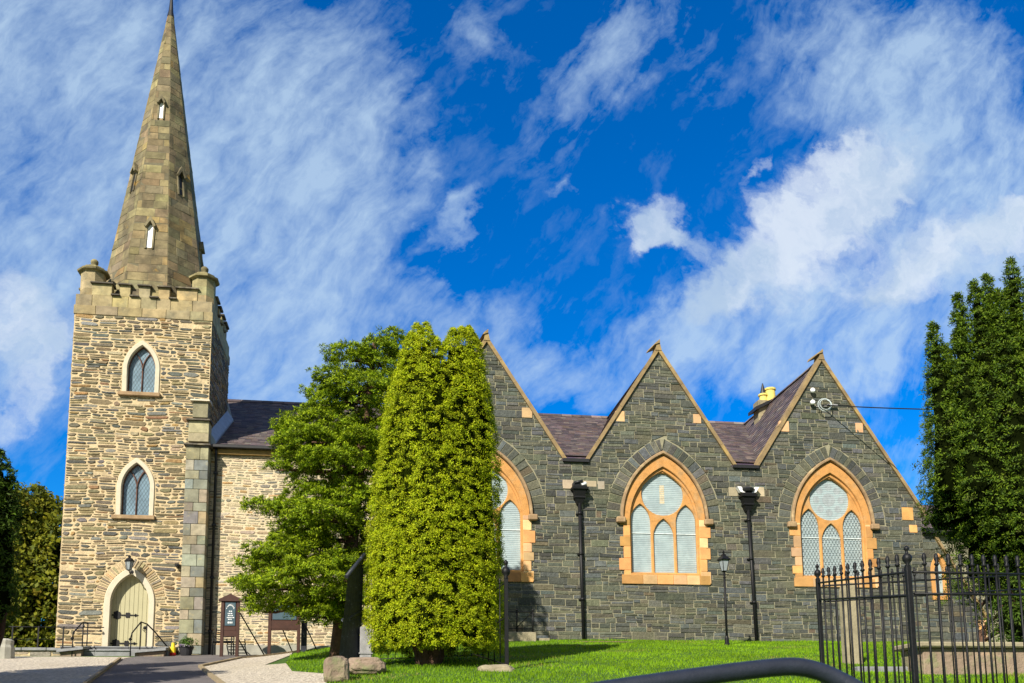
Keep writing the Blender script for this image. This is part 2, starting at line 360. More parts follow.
# asphalt: approach drive and the strip along the wall
kL = [g(120, 660), g(105, 668), g(86, 683)]; kR = [g(200, 667.5), g(212, 674), g(222, 683)]
def ext(a, b, k=6): return (b[0]+(b[0]-a[0])*k, b[1]+(b[1]-a[1])*k)
eL = ext(kL[1], kL[2], 1.5); eR = ext(kR[1], kR[2], 1.5)
drive = [kL[0], kL[2], eL, eR, kR[2], kR[0], g(203, 659), g(135, 658)]
top_l = (kL[0][0], 30.2)
P_road = [[kL[0], eL, eR, kR[0]], [(kL[0][0], 31.0), kL[0], kR[0], (kR[0][0], 31.0)], [(kR[0][0]-.01, 31.), (kR[0][0]-.01, kR[0][1]), g(240, 659), g(300, 651), (g(300, 651)[0], 31.)]]
drape('drive_road', P_road, .012, M['asphalt'])
gl = [kL[0], kL[2], eL, (-40, eL[1]), (-40, 28.6), (kL[0][0], 28.6)]
grR = [kR[0], eR, (g(318, 683)[0]+.2, eR[1]), g(322, 676), g(288, 664), g(300, 651), g(240, 659)]
grR1 = [kR[0], eR, (g(318, 683)[0]+.2, eR[1]), g(330, 675), g(292, 672), g(286, 664)]
grR2 = [kR[0], g(286, 664), g(291, 655.5), g(300, 651), g(240, 659)]
tag(drape('gravel_path', [[kL[0], eL, (-40, eL[1]), (-40, kL[0][1])], [(-40, kL[0][1]), kL[0], (kL[0][0], 28.6), (-40, 28.6)], [kR[0], eR, g(292, 672), g(286, 664)], [eR, (g(318, 683)[0]+.2, eR[1]), g(330, 675), g(292, 672)], grR2], .02, M['gravel']), kind='structure')
road_areas = P_road+[grR1, grR2, gl]
mb = MB()
def kerb_line(pts, w, h):
    for i in range(len(pts)-1):
        a, b = Vector((*pts[i], 0)), Vector((*pts[i+1], 0)); n = max(1, int((b-a).length/.6)); d = (b-a)/n; s = Vector((-d.y, d.x, 0)).normalized()*w
        for k in range(n):
            p, q = a+d*(k+.02), a+d*(k+.98); pz, qz = G(p.x, p.y), G(q.x, q.y)
            mb.hexa([(p.x-s.x, p.y-s.y, pz-.1), (q.x-s.x, q.y-s.y, qz-.1), (q.x+s.x, q.y+s.y, qz-.1), (p.x+s.x, p.y+s.y, pz-.1),
                     (p.x-s.x, p.y-s.y, pz+h), (q.x-s.x, q.y-s.y, qz+h), (q.x+s.x, q.y+s.y, qz+h), (p.x+s.x, p.y+s.y, pz+h)])
kerb_line([kL[0], eL], .035, .08); kerb_line([g(300, 651), g(240, 659), kR[0], eR], .05, .07)
tag(mb.build('kerb', M['kerb']), kind='structure')
# lawn grass: blades
def make_grass():
    n = 190000
    xy = np.c_[rng.uniform(-4.5, 24, n), 12.5+18.6*rng.uniform(0, 1, n)**1.15]
    keep = []
    for x, y in xy:
        if (x/y) < -.29: keep.append(False); continue
        keep.append(not any(inpoly(x, y, P) for P in road_areas))
    xy = xy[np.array(keep)]
    dirt = gp(600, 642); 
    dd = np.hypot((xy[:, 0]-dirt.x)/1.3, (xy[:, 1]-dirt.y)/.25); xy = xy[(dd > 1) | (rng.random(len(xy)) < .15)]
    n = len(xy); z = np.array([G(x, y) for x, y in xy]); a = rng.uniform(0, 6.28, n); h = rng.uniform(.03, .075, n)*(1+.4*np.sin(xy[:, 0]*1.7)*np.sin(xy[:, 1]*2.1)); w = rng.uniform(.006, .014, n)
    P = np.c_[xy, z-.005]; d = np.c_[np.cos(a)*w, np.sin(a)*w, np.zeros(n)]; lean = np.c_[rng.normal(0, .02, n), rng.normal(0, .02, n), h]
    V = np.stack([P-d, P+d, P+lean], 1).reshape(-1, 3); F = np.arange(3*n).reshape(-1, 3)
    t = rng.random((n, 1)); c = np.array([[.13, .28, .004]])*(1-t)+np.array([[.27, .45, .010]])*t
    pn = .5+.5*np.sin(xy[:, :1]*.8+1.3*np.sin(xy[:, 1:]*.7))*np.sin(xy[:, 1:]*.9+xy[:, :1]*.35); c = c*(.78+.34*pn)
    patch = (np.sin(xy[:, 0]*.9+2*np.sin(xy[:, 1]*.6))*np.sin(xy[:, 1]*1.3+1)) > .75
    c[patch & (rng.random(n) < .4)] = (.28, .29, .06)
    tag(npmesh('lawn_grass', V, F, c, M['grass']), kind='stuff', label='short bright green lawn grass in front of the church', cat='grass')
make_grass()
# bare patch on the lawn near the wall
p = gp(600, 642); mb = MB(); pts = []
for k in range(22):
    a = 6.283*k/22; r = 1+.25*math.sin(k*2.7)+.15*math.sin(k*5.1); x, y = p.x+1.15*r*math.cos(a), p.y+.28*r*math.sin(a); pts.append((x, y, G(x, y)+.012))
mb.poly(pts); tag(mb.build('bare_earth', mat('bare_earth', (.22, .15, .08), rough=1, nscale=9, namp=.4, bump=.03)), kind='structure')

# ------------------------------------------------------------------ stonework generators
def split(x0, z0, x1, z1, out, wm, hm, hmin, asp):
    w, h = x1-x0, z1-z0
    big_w = w > wm*random.uniform(.75, 1.5); big_h = h > hm*random.uniform(.7, 1.6)
    if not big_w and not big_h: out.append((x0, z0, x1, z1)); return
    if (h*asp > w and h > 2*hmin) or (not big_w):
        if h < 2*hmin: out.append((x0, z0, x1, z1)); return
        s = z0+h*random.uniform(.36, .64); split(x0, z0, x1, s, out, wm, hm, hmin, asp); split(x0, s, x1, z1, out, wm, hm, hmin, asp)
    else:
        s = x0+w*random.uniform(.36, .64); split(x0, z0, s, z1, out, wm, hm, hmin, asp); split(s, z0, x1, z1, out, wm, hm, hmin, asp)
def bands(x0, z0, x1, z1, hb, ws, hl, wl):
    out = []; z = z0
    while z < z1-.01:
        h = random.uniform(*hb); h = z1-z if z1-z-h < hb[0]*.5 else h
        x = x0-random.uniform(0, ws[1]*.6)
        while x < x1:
            w = random.uniform(*ws); a, b = max(x, x0), min(x+w, x1); x += w
            if b-a < .03: continue
            n = max(1, int(round(h/random.uniform(*hl)))); cuts = sorted([0, 1]+[min(.97, max(.03, (k+1)/n+random.uniform(-.16, .16)/n)) for k in range(n-1)])
            for i in range(len(cuts)-1):
                c0, c1 = z+h*cuts[i], z+h*cuts[i+1]; u = a
                while u < b-.01:
                    l = random.uniform(*wl)*(1.25 if c1-c0 > hl[1] else 1); l = b-u if b-u-l < wl[0]*.7 else l; out.append((u, c0, u+l, c1)); u += l
        z += h
    return out
def wob(x, z): return .5*math.sin(x*1.9+z*.7)+.3*math.sin(x*4.3-z*1.3+1)+.2*math.sin(x*9.1+z*2.9)
def rows(x0, z0, x1, z1, hr, wr):
    out = []; z = z0; k = 0
    while z < z1-.01:
        h = random.uniform(*hr); h = min(h, z1-z) if z1-z-h > .1 else z1-z
        x = x0-random.uniform(0, wr[1]*.6)
        while x < x1:
            w = random.uniform(*wr); a, b = max(x, x0), min(x+w, x1)
            if b-a > .04: out.append((a, z, b, z+h))
            x += w
        z += h
    return out
def subtract(p, H):
    res = []
    for h in H:
        o = clip(p, -h[0], -h[1], -h[2])
        if len(o) >= 3 and abs(area(o)) > 1e-5: res.append(o)
        p = clip(p, *h)
        if len(p) < 3: break
    return res
def palette(pal):
    c, wts = zip(*pal); c = random.choices(c, wts)[0]; k = random.uniform(.75, 1.28); return tuple(max(.004, v*k*random.uniform(.93, 1.07)) for v in c)
def stones(mb, O, U, V, Nn, cells, region, holes, pal, joint=.012, proud=(.008, .025), bev=.012, jit=.006, rag=0., back_holes=None, skip=.0, wave=0.):
    O, U, V, Nn = map(Vector, (O, U, V, Nn)); P3 = lambda q, d: O+U*q[0]+V*q[1]+Nn*d
    RH = [halfs(ccw(r)) for r in region]; HH = [halfs(ccw(h)) for h in holes]; BH = HH if back_holes is None else [halfs(ccw(h)) for h in back_holes]
    hb = [(min(q[0] for q in h), max(q[0] for q in h), min(q[1] for q in h), max(q[1] for q in h)) for h in holes]
    bb = hb if back_holes is None else [(min(q[0] for q in h), max(q[0] for q in h), min(q[1] for q in h), max(q[1] for q in h)) for h in back_holes]
    for (x0, z0, x1, z1) in cells:
        for R in RH:
            base = clip_in([(x0, z0), (x1, z0), (x1, z1), (x0, z1)], R)
            if len(base) < 3 or abs(area(base)) < 2e-4: continue
            parts = [base]
            for H, b in zip(BH, bb):
                if x1 < b[0] or x0 > b[1] or z1 < b[2] or z0 > b[3]: continue
                parts = [q for p in parts for q in subtract(p, H)]
            for p in parts: mb.poly([P3(q, 0) for q in p], 0)
            p = base
            for H, b in zip(HH, hb):
                if x1 < b[0] or x0 > b[1] or z1 < b[2] or z0 > b[3]: continue
                best, ba = [], 0
                for h in H:
                    o = clip(p, -h[0], -h[1], -h[2])
                    if len(o) >= 3 and abs(area(o)) > ba: best, ba = o, abs(area(o))
                p = best
                if len(p) < 3: break
            if len(p) < 3 or random.random() < skip: continue
            jn = joint*random.uniform(.7, 1.5)
            s = clip_in(p, [(a, b_, c-jn*.5) for a, b_, c in halfs(ccw(p))])
            if len(s) < 3 or abs(area(s)) < 4e-4: continue
            if rag > 0:     # knock the corners off
                q2 = []
                n = len(s)
                for i in range(n):
                    a, b_, c = Vector(s[i-1]), Vector(s[i]), Vector(s[(i+1) % n]); k1 = random.uniform(.1, rag); k2 = random.uniform(.1, rag)
                    la, lc = (a-b_).length, (c-b_).length; mm = min(la, lc)
                    q2.append(tuple(b_+(a-b_)*min(.45, k1*mm*(1 if la < lc else 1.6)/max(la, 1e-5)))); q2.append(tuple(b_+(c-b_)*min(.45, k2*mm*(1 if lc < la else 1.6)/max(lc, 1e-5))))
                s = q2
            s = [(a+random.uniform(-jit, jit), b_+random.uniform(-jit, jit)) for a, b_ in s]
            if wave: s = [(a, b_+wave*wob(a, b_)) for a, b_ in s]
            cx = sum(q[0] for q in s)/len(s); cz = sum(q[1] for q in s)/len(s); d = random.uniform(*proud); col = palette(pal)
            tx, tz = random.gauss(0, .012), random.gauss(0, .02)
            inner = []
            for (a, b_) in s:
                l = math.hypot(a-cx, b_-cz)+1e-6; k = max(.4, 1-bev/l*1.2); inner.append((cx+(a-cx)*k, cz+(b_-cz)*k))
            b0 = len(mb.v); n = len(s)
            for q in s: mb.v.append(tuple(P3(q, -.002)))
            for q in inner: mb.v.append(tuple(P3(q, d+(q[0]-cx)*tx+(q[1]-cz)*tz)))
            mb.face([b0+n+i for i in range(n)], 1, col)
            for i in range(n): mb.face([b0+i, b0+(i+1) % n, b0+n+(i+1) % n, b0+n+i], 1, col)
def arch(cx, zs, a, h, n=10, zb=None, d=0.0):     # pointed arch outline ccw from bottom-right
    R = (a*a+h*h)/(2*a); off = R-a; Rd = R+d; hh = math.sqrt(max(1e-6, Rd*Rd-off*off)); top = math.atan2(hh, off)
    pts = []
    if zb is not None: pts.append((cx+a+d, zb-(d if zb is not None else 0)*0))
    for i in range(n+1):
        t = top*i/n; pts.append((cx-off+Rd*math.cos(t), zs+Rd*math.sin(t)))
    for i in range(n-1, -1, -1):
        t = top*i/n; pts.append((cx+off-Rd*math.cos(t), zs+Rd*math.sin(t)))
    if zb is not None: pts.append((cx-a-d, zb))
    return pts
def plate(name, loops, y0, y1, m, parent, bevel=0.0, axis='Y'):
    """flat shape in X/Z with holes, running from y0 (front) to y1 (back)"""
    cu = bpy.data.curves.new(name, 'CURVE'); cu.dimensions = '2D'; cu.fill_mode = 'BOTH'
    cu.extrude = max(1e-4, abs(y1-y0)/2-bevel); cu.bevel_depth = bevel; cu.bevel_resolution = 0; cu.offset = -bevel
    for lp in loops:
        sp = cu.splines.new('POLY'); sp.points.add(len(lp)-1); sp.use_cyclic_u = True
        for i, (x, z) in enumerate(lp): sp.points[i].co = (x, z, 0, 1)
    t = bpy.data.objects.new('tmp', cu); COL.objects.link(t); bpy.context.view_layer.update()
    me = bpy.data.meshes.new_from_object(t.evaluated_get(bpy.context.evaluated_depsgraph_get())); me.name = name
    bpy.data.objects.remove(t); bpy.data.curves.remove(cu)
    ym = (y0+y1)/2
    me.transform(Matrix(((1, 0, 0, 0), (0, 0, -1, ym), (0, 1, 0, 0), (0, 0, 0, 1))))
    me.materials.clear(); me.materials.append(m); at = me.color_attributes.new('col', 'FLOAT_COLOR', 'CORNER')
    o = bpy.data.objects.new(name, me); COL.objects.link(o); return adopt(o, parent)
def circle(cx, cz, r, n=32): return [(cx+r*math.cos(6.2832*k/n), cz+r*math.sin(6.2832*k/n)) for k in range(n)]
def voussoirs(mb, cx, zs, a, h, d0, d1, y, nst, pal, zb=None, joint=.012, proud=(.012, .03), mi=1):
    R = (a*a+h*h)/(2*a); off = R-a
    def pt(side, t, d):
        Rd = R+d; return (cx+side*(-off+Rd*math.cos(t)), zs+Rd*math.sin(t))
    topm = math.atan2(math.sqrt((R+(d0+d1)/2)**2-off*off), off)
    for side in (1, -1):
        ts = [0.]; 
        while ts[-1] < topm: ts.append(ts[-1]+topm/nst*random.uniform(.75, 1.3))
        ts[-1] = topm
        for i in range(len(ts)-1):
            j = joint/2/R; t0, t1 = ts[i]+j, ts[i+1]-j
            if t1-t0 < .01: continue
            e0, e1 = d0+joint*.5, d1-random.uniform(0, .05)
            q = [pt(side, t0, e0), pt(side, t0, e1), pt(side, t1, e1), pt(side, t1, e0)]
            q = [(max(cx, x) if side > 0 else min(cx, x), z) for x, z in q]
            c = palette(pal); pr = random.uniform(*proud); mx = sum(p[0] for p in q)/4; mz = sum(p[1] for p in q)/4
            b = len(mb.v); inn = [(mx+(x-mx)*.93, mz+(z-mz)*.9) for x, z in q]
            for x, z in q: mb.v.append((x, y+.004, z))
            for x, z in inn: mb.v.append((x, y-pr, z))
            o = [0, 1, 2, 3] if side < 0 else [3, 2, 1, 0]
            mb.face([b+4+k for k in o], mi, c)
            for k in range(4):
                k0, k1 = o[k], o[(k+1) % 4]; mb.face([b+k0, b+k1, b+4+k1, b+4+k0], mi, c)
def slates(mb, O, U, V, poly, su=.26, sv=.19, pal=None, base=True, thick=.014):
    O, U, V = Vector(O), Vector(U).normalized(), Vector(V).normalized(); Nn = U.cross(V).normalized(); poly = ccw(poly); H = halfs(poly)
    P3 = lambda q, d: O+U*q[0]+V*q[1]+Nn*d
    if base: mb.poly([P3(q, 0) for q in poly], 0, (.05, .04, .045)); mb.poly([P3(q, -.06) for q in poly][::-1], 0, (.1, .08, .07))
    xs = [q[0] for q in poly]; ys = [q[1] for q in poly]; y = min(ys); r = 0
    while y < max(ys):
        x = min(xs)-su*(.5 if r % 2 else 0)-random.uniform(0, .04)
        while x < max(xs):
            w = su*random.uniform(.85, 1.15); c = clip_in([(x+.003, y-.02), (x+w-.003, y-.02+random.uniform(-.006, .006)), (x+w-.003, y+sv), (x+.003, y+sv)], H)
            if len(c) >= 3 and abs(area(c)) > 1e-4:
                k = palette(pal); lf = random.uniform(0, .006)
                top = [P3(q, .004+(thick+lf)*max(0, min(1, (y+sv-q[1])/sv))) for q in c]; b = len(mb.v); n = len(c)
                bot = [P3(q, .001) for q in c]
                mb.v += [tuple(p) for p in top]+[tuple(p) for p in bot]
                mb.face([b+i for i in range(n)], 0, k)
                for i in range(n): mb.face([b+n+i, b+n+(i+1) % n, b+(i+1) % n, b+i], 0, k)
            x += w
        y += sv; r += 1
PAL_G = [((.082, .086, .070), 4), ((.092, .100, .098), 3), ((.104, .104, .072), 3), ((.056, .060, .052), 3), ((.11, .112, .092), 1.6), ((.105, .085, .055), .5), ((.10, .095, .07), 1.2)]
PAL_T = [((.19, .155, .09), 4), ((.125, .112, .08), 3.5), ((.235, .185, .10), 3), ((.10, .105, .095), 3.5), ((.30, .19, .075), 1.1), ((.31, .26, .165), 1.8), ((.19, .185, .165), 2), ((.23, .14, .07), .6)]
PAL_N = [((.33, .28, .19), 4), ((.26, .235, .175), 3), ((.42, .35, .22), 3), ((.19, .18, .15), 2), ((.42, .26, .12), 1.2), ((.46, .41, .31), 2)]
PAL_Q = [((.26, .245, .19), 5), ((.21, .215, .205), 3), ((.31, .27, .18), 3), ((.30, .215, .13), .25), ((.18, .18, .165), 1)]
PAL_S = [((.22, .175, .09), 4), ((.185, .15, .083), 4), ((.25, .20, .10), 2), ((.15, .125, .075), 1.2), ((.28, .195, .08), .5)]
PAL_D = [((.42, .35, .20), 3), ((.33, .28, .17), 3), ((.50, .40, .21), 2), ((.24, .21, .15), 1), ((.46, .28, .10), .7)]
PAL_R = [((.105, .080, .080), 4), ((.135, .105, .098), 3), ((.078, .060, .062), 3), ((.18, .145, .125), 1.3), ((.14, .095, .075), 1)]
PAL_O = [((.60, .31, .11), 3), ((.52, .33, .17), 2), ((.62, .40, .20), 2), ((.48, .24, .08), 1)]
#==CHURCH==
def backing(mb, O, U, V, polys, holes, mi=0, d=0):
    O, U, V = map(Vector, (O, U, V)); Nn = U.cross(V)*1.0; HH = [halfs(ccw(h)) for h in holes]
    for P in polys:
        parts = [ccw(P)]
        for H in HH: parts = [q for p in parts for q in subtract(p, H)]
        for p in parts: mb.poly([O+U*q[0]+V*q[1]+Nn*d for q in p], mi)
def best_stones(mb, y, cells, regions, holes, pal, **k):
    RH = [halfs(ccw(r)) for r in regions]; cl = []
    for i, c in enumerate(cells):
        ba, bi = 0, -1
        for j, R in enumerate(RH):
            o = clip_in([(c[0], c[1]), (c[2], c[1]), (c[2], c[3]), (c[0], c[3])], R)
            if len(o) >= 3 and abs(area(o)) > ba+1e-6: ba, bi = abs(area(o)), j
        if bi >= 0: cl.append((bi, c))
    tmp = MB()
    for j, r in enumerate(regions):
        stones(mb, (0, y, 0), (1, 0, 0), (0, 0, 1), (0, -1, 0), [c for b, c in cl if b == j], [r], holes, pal, back_holes=[[(-99, -99), (99, -99), (99, 99), (-99, 99)]], **k)
def prism(mb, poly, y0, y1, mi=0, c=(1, 1, 1)):
    p = ccw(poly); n = len(p); b = len(mb.v)
    mb.v += [(x, y0, z) for x, z in p]+[(x, y1, z) for x, z in p]
    mb.face([b+i for i in range(n)], mi, c); mb.face([b+n+i for i in range(n)][::-1], mi, c)
    for i in range(n): mb.face([b+(i+1) % n, b+i, b+n+i, b+n+(i+1) % n], mi, c)
X = (1, 0, 0); Z = (0, 0, 1); NY = (0, -1, 0)
YF = 31.0; YT = 30.7; TB = 34.4
church = empty('stone_church', (5, 31, 2.9), 'stone church with a tapering spire on its square tower and three steep dark stone gables', 'church')
# ---- dark gabled wall
GC = (3.9, 10.36, 16.86); AP = 14.34; FT = 9.97; SL = 2.8/(AP-FT)
WC = (3.86, 10.40, 16.96); ZS = 7.88
reg = [[(1.1, 3.0), (20.6, 3.0), (20.6, 8.45), (19.63, FT), (1.1, FT)]]
tri = [[(c-2.8, FT), (c+2.8, FT), (c, AP)] for c in GC]
trx = [[(c-SL*12, AP-12), (c+SL*12, AP-12), (c, AP)] for c in GC]
openings = [arch(c, ZS, 1.50, 2.38, 8, zb=5.6) for c in WC]
vh = [arch(c, ZS, 1.55, 2.43, 7, d=.62) for c in WC]; jh = [[(c-1.55, 5.48), (c+1.55, 5.48), (c+1.55, ZS+.1), (c-1.55, ZS+.1)] for c in WC]
cells = bands(1.1, 3.0, 20.6, 14.5, (.17, .33), (.35, 1.3), (.09, .21), (.24, .85))
mb = MB(); backing(mb, (0, YF, 0), X, Z, reg+tri, openings)
best_stones(mb, YF, cells, reg+trx, vh+jh, PAL_G, joint=.018, proud=(.010, .030), bev=.012, jit=.007, wave=.02)
for c in WC: voussoirs(mb, c, ZS, 1.55, 2.43, .12, .62, YF, 15, PAL_G, joint=.018, proud=(.014, .034))
mb.build('gable_wall', [M['mortar_grey'], M['rubble']], church)
# pale dressed blocks let into the gables
def block(x, z, w, h, pr=.035, pal=PAL_O):
    mb = MB(); mb.box(x-w/2, x+w/2, YF-pr, YF+.1, z-h/2, z+h/2, 0, palette(pal), bev=.01); mb.build('dressed_block', M['orangecol'], church)
for (px, py, w, h) in ((527, 413, .38, .38), (620, 416.5, .34, .40), (697, 419, .30, .36), (784, 426.5, .38, .42), (859, 428, .30, .38)):
    q = W(px, py, YF); block(q.x, q.z, w, h)
PAL_P = [((.42, .34, .23), 2), ((.48, .41, .30), 1)]
for (px, py, w, h) in ((568, 484.5, .40, .33), (589, 484, .55, .22), (601, 485.5, .26, .30), (733, 492, .35, .34), (759, 492, .40, .36)):
    q = W(px, py, YF); block(q.x, q.z, w, h, pal=PAL_P)
q = W(908, 514, YF); block(q.x-.03, q.z, .46, .5); q = W(913, 529, YF); block(q.x, q.z, .32, .30)
# rainwater pipes with hopper heads below the valleys
def hopper(px0, px1, py1, twin):
    b = W(px0, 642, YF-.13); t = W(px1, py1, YF-.16); b.z = 2.9; d = t-b
    mb = MB(); mb.tube([b, t], .062, 10); mb.tube([b+d*.02, b+d*.07], .085, 10)
    for u in (.06, .36, .66, .93): p = b+d*u; mb.tube([p-Vector((0, 0, .05)), p+Vector((0, 0, .05))], .078, 10); mb.box(p.x-.12, p.x+.12, YF-.08, YF, p.z-.02, p.z+.02)
    dp = mb.build('downpipe', M['iron'], church)
    mb = MB(); x, y, z = t.x, YF-.22, t.z-.05
    def tier(z0, z1, w0, w1, d0, d1): mb.hexa([(x-w0, y-d0, z0), (x+w0, y-d0, z0), (x+w0, YF-.005, z0), (x-w0, YF-.005, z0), (x-w1, y-d1, z1), (x+w1, y-d1, z1), (x+w1, YF-.005, z1), (x-w1, YF-.005, z1)])
    tier(z, z+.22, .08, .17, -.02, .05); tier(z+.22, z+.28, .20, .20, .08, .08); tier(z+.28, z+.52, .17, .24, .05, .12); tier(z+.52, z+.60, .29, .30, .17, .18); tier(z+.60, z+.66, .25, .25, .13, .13)
    hp = mb.build('hopper_head', M['iron'], dp)
    z += .66
    if twin:
        mb = MB(); mb.lathe((x, y+.05, z), [(.10, 0), (.24, .07), (.28, .15), (.22, .21), (.1, .22)], 12); mb.build('outlet_spout', M['gutter'], hp)
        for s in (-1, 1):
            a_ = [(x+s*.12, y-.1, z), (x+s*.30, y-.1, z+.04), (x+s*.42, y-.1, z+.24), (x+s*.27, y-.1, z+.24)]; mb = MB(); prism(mb, [(p[0], p[2]) for p in a_], y-.06, y+.14); mb.build('lead_wing', M['white'], hp)
    else:
        mb = MB(); mb.box(x-.24, x+.02, y-.06, YF-.01, z, z+.15, bev=.03); mb.tube([(x-.2, y-.06, z+.1), (x+.1, y-.1, z+.17)], .05, 8); mb.build('outlet_spout', M['gutter'], hp)
        mb = MB(); mb.tube([(x+.06, y-.02, z+.05), (x+.24, y-.02, z+.10)], .07, 10); mb.build('lead_wing', M['white'], hp)
hopper(584, 579.5, 503, False); hopper(757, 748, 510, True)
# ---- big traceried windows
def big_window(cx, lattice):
    w = plate('window', [arch(cx, ZS-.02, 1.55, 2.42, 16, zb=5.5), arch(cx, ZS-.08, 1.30, 2.05, 16, zb=5.86)], YF-.045, YF+.16, M['orange'], church, .012)
    plate('inner_order', [arch(cx, ZS-.08, 1.34, 2.10, 16, zb=5.80), arch(cx, ZS-.1, 1.235, 1.93, 16, zb=5.90)], YF+.045, YF+.2, M['orange'], w, .02)
    lights = [arch(cx-.865, 7.78, .385, .68, 8, zb=5.92), arch(cx+.865, 7.78, .385, .68, 8, zb=5.92), arch(cx, 7.24, .385, .68, 8, zb=5.92)]
    rose = circle(cx, 8.84, .80, 36)
    plate('tracery', [arch(cx, ZS-.08, 1.30, 2.02, 16, zb=5.86)]+lights+[rose], YF+.10, YF+.24, M['orange'], w, .018)
    g_ = MB()
    for lt in lights+[rose]: g_.poly([(x, YF+.19, z) for x, z in ccw(lt)])
    gl_ = g_.build('glazing', M['pale_glass'], w)
    mm = MB()
    for lt in lights+([rose]):
        H = halfs(ccw(lt)); x0, x1 = min(q[0] for q in lt), max(q[0] for q in lt); z0, z1 = min(q[1] for q in lt), max(q[1] for q in lt)
        if lattice and lt is not rose:
            for s in (1, -1):
                k = x0-3 if s > 0 else x0
                while k < x1+3.5:
                    # diagonal bars
                    dx = (z1-z0)*.55*s; a = (k, z0); b_ = (k+dx, z1)
                    nx, nz = (b_[1]-a[1]), -(b_[0]-a[0]); l = math.hypot(nx, nz); nx, nz = nx/l*.011, nz/l*.011
                    c = clip_in([(a[0]-nx, a[1]-nz), (a[0]+nx, a[1]+nz), (b_[0]+nx, b_[1]+nz), (b_[0]-nx, b_[1]-nz)] , H)
                    if len(c) >= 3: mm.poly([(x, YF+.182-(s > 0)*.003, z) for x, z in ccw(c)], 1 if lattice else 0)
                    k += .13
        z = z0+.05; i = 0
        while z < z1:
            c = clip_in([(x0, z), (x1, z), (x1, z+.011), (x0, z+.011)], H)
            if len(c) >= 3: mm.poly([(x, YF+.175, q) for x, q in ccw(c)])
            z += .07
        if lt is not rose:
            c = clip_in([(x0, 7.36), (x1, 7.36), (x1, 7.40), (x0, 7.40)], H); prism(mm, c, YF+.16, YF+.18)
    if lattice:     # pale quatrefoil pattern behind the rose
        for k in range(8):
            a = 6.2832*k/8; prism(mm, circle(cx+.5*math.cos(a), 8.86+.5*math.sin(a), .14, 10), YF+.184, YF+.188, 2)
        prism(mm, circle(cx, 8.86, .26, 12), YF+.184, YF+.188, 2)
    else:
        prism(mm, [(cx-.09, 8.5), (cx+.09, 8.5), (cx+.09, 9.2), (cx-.09, 9.2)], YF+.184, YF+.188, 3)
    mm.build('wire_guard', [M['wire'], M['leadcame'], M['lamp_glass'], M['mortar_pale']], w)
    # jamb quoins
    qb = MB(); z = 5.5; k = 0
    while z < ZS-.05:
        h = random.uniform(.30, .46); h = min(h, ZS-z)
        for s in (-1, 1):
            e = (1.70 if (k+(s > 0)) % 2 else 1.58)+random.uniform(-.03, .05); a, b_ = sorted((cx+s*1.31, cx+s*e)); qb.box(a, b_, YF-.055, YF+.05, z+.008, z+h-.008, 0, palette(PAL_O), bev=.01)
        z += h; k += 1
    x = cx-1.66
    while x < cx+1.6:
        l = random.uniform(.45, .8); l = min(l, cx+1.66-x); qb.box(x+.006, x+l-.006, YF-.065, YF+.04, 5.46, 5.80, 0, palette(PAL_O), bev=.012); x += l
    qb.build('jamb_stones', M['orangecol'], w)
    plate('hood_mould', [arch(cx, ZS, 1.55, 2.43, 18, zb=None, d=.12)[:]+arch(cx, ZS, 1.55, 2.43, 18, zb=None, d=0)[::-1]], YF-.15, YF-.02, M['hood'], w, .03)
    for s in (-1, 1):
        sb = MB(); sb.box(cx+s*1.66-.17, cx+s*1.66+.17, YF-.19, YF-.0, ZS-.20, ZS+.02, bev=.035); sb.build('label_stop', M['hood'], w)
for c, l in zip(WC, (False, False, True)): big_window(c, l)
# ---- copings, saddle stones
for i, c in enumerate(GC):
    for s in (-1, 1):
        zf = FT if not (i == 2 and s > 0) else 8.30
        a = Vector((c+s*SL*(AP-zf), 0, zf)); b = Vector((c, 0, AP)); d = (b-a).normalized(); nrm = Vector((-d.z, 0, d.x)) if s > 0 else Vector((-d.z, 0, d.x))
        if nrm.z < 0: nrm = -nrm
        mb = MB(); L = (b-a).length; t = 0.
        while t < L-.02:
            l = min(random.uniform(.7, 1.0), L-t); p0 = a+d*(t+.004); p1 = a+d*(t+l-.004); lo, hi = -.03, .10+random.uniform(-.006, .006)
            if L-t-l < .02: p1 = b+Vector((0, 0, 0))
            P = [p0+nrm*lo, p1+nrm*lo, p1+nrm*hi, p0+nrm*hi]; f = YF-.10; k = YF+.30
            mb.hexa([(P[0].x, f, P[0].z), (P[1].x, f, P[1].z), (P[1].x, k, P[1].z), (P[0].x, k, P[0].z), (P[3].x, f, P[3].z), (P[2].x, f, P[2].z), (P[2].x, k, P[2].z), (P[3].x, k, P[3].z)] if s < 0 else
                    [(P[1].x, f, P[1].z), (P[0].x, f, P[0].z), (P[0].x, k, P[0].z), (P[1].x, k, P[1].z), (P[2].x, f, P[2].z), (P[3].x, f, P[3].z), (P[3].x, k, P[3].z), (P[2].x, k, P[2].z)])
            t += l
        mb.build('coping', M['coping'], church)
    mb = MB(); prism(mb, [(c-.12, AP-.02), (c+.12, AP-.02), (c+.05, AP+.30), (c-.05, AP+.30)], YF-.12, YF+.32)
    mb.hexa([(c-.16, YF-.16, AP+.18), (c+.05, YF-.16, AP+.26), (c+.05, YF+.5, AP+.26), (c-.30, YF+.5, AP+.10), (c-.10, YF-.16, AP+.27), (c+.05, YF-.16, AP+.40), (c+.05, YF+.5, AP+.40), (c-.24, YF+.5, AP+.22)])
    mb.build('apex_stone', M['coping'], church)
# right foot of the third gable: projecting gutter end
mb = MB(); mb.box(20.62, 21.3, YF-.16, YF+.1, 7.62, 7.80); mb.build('gutter', M['gutter'], church)
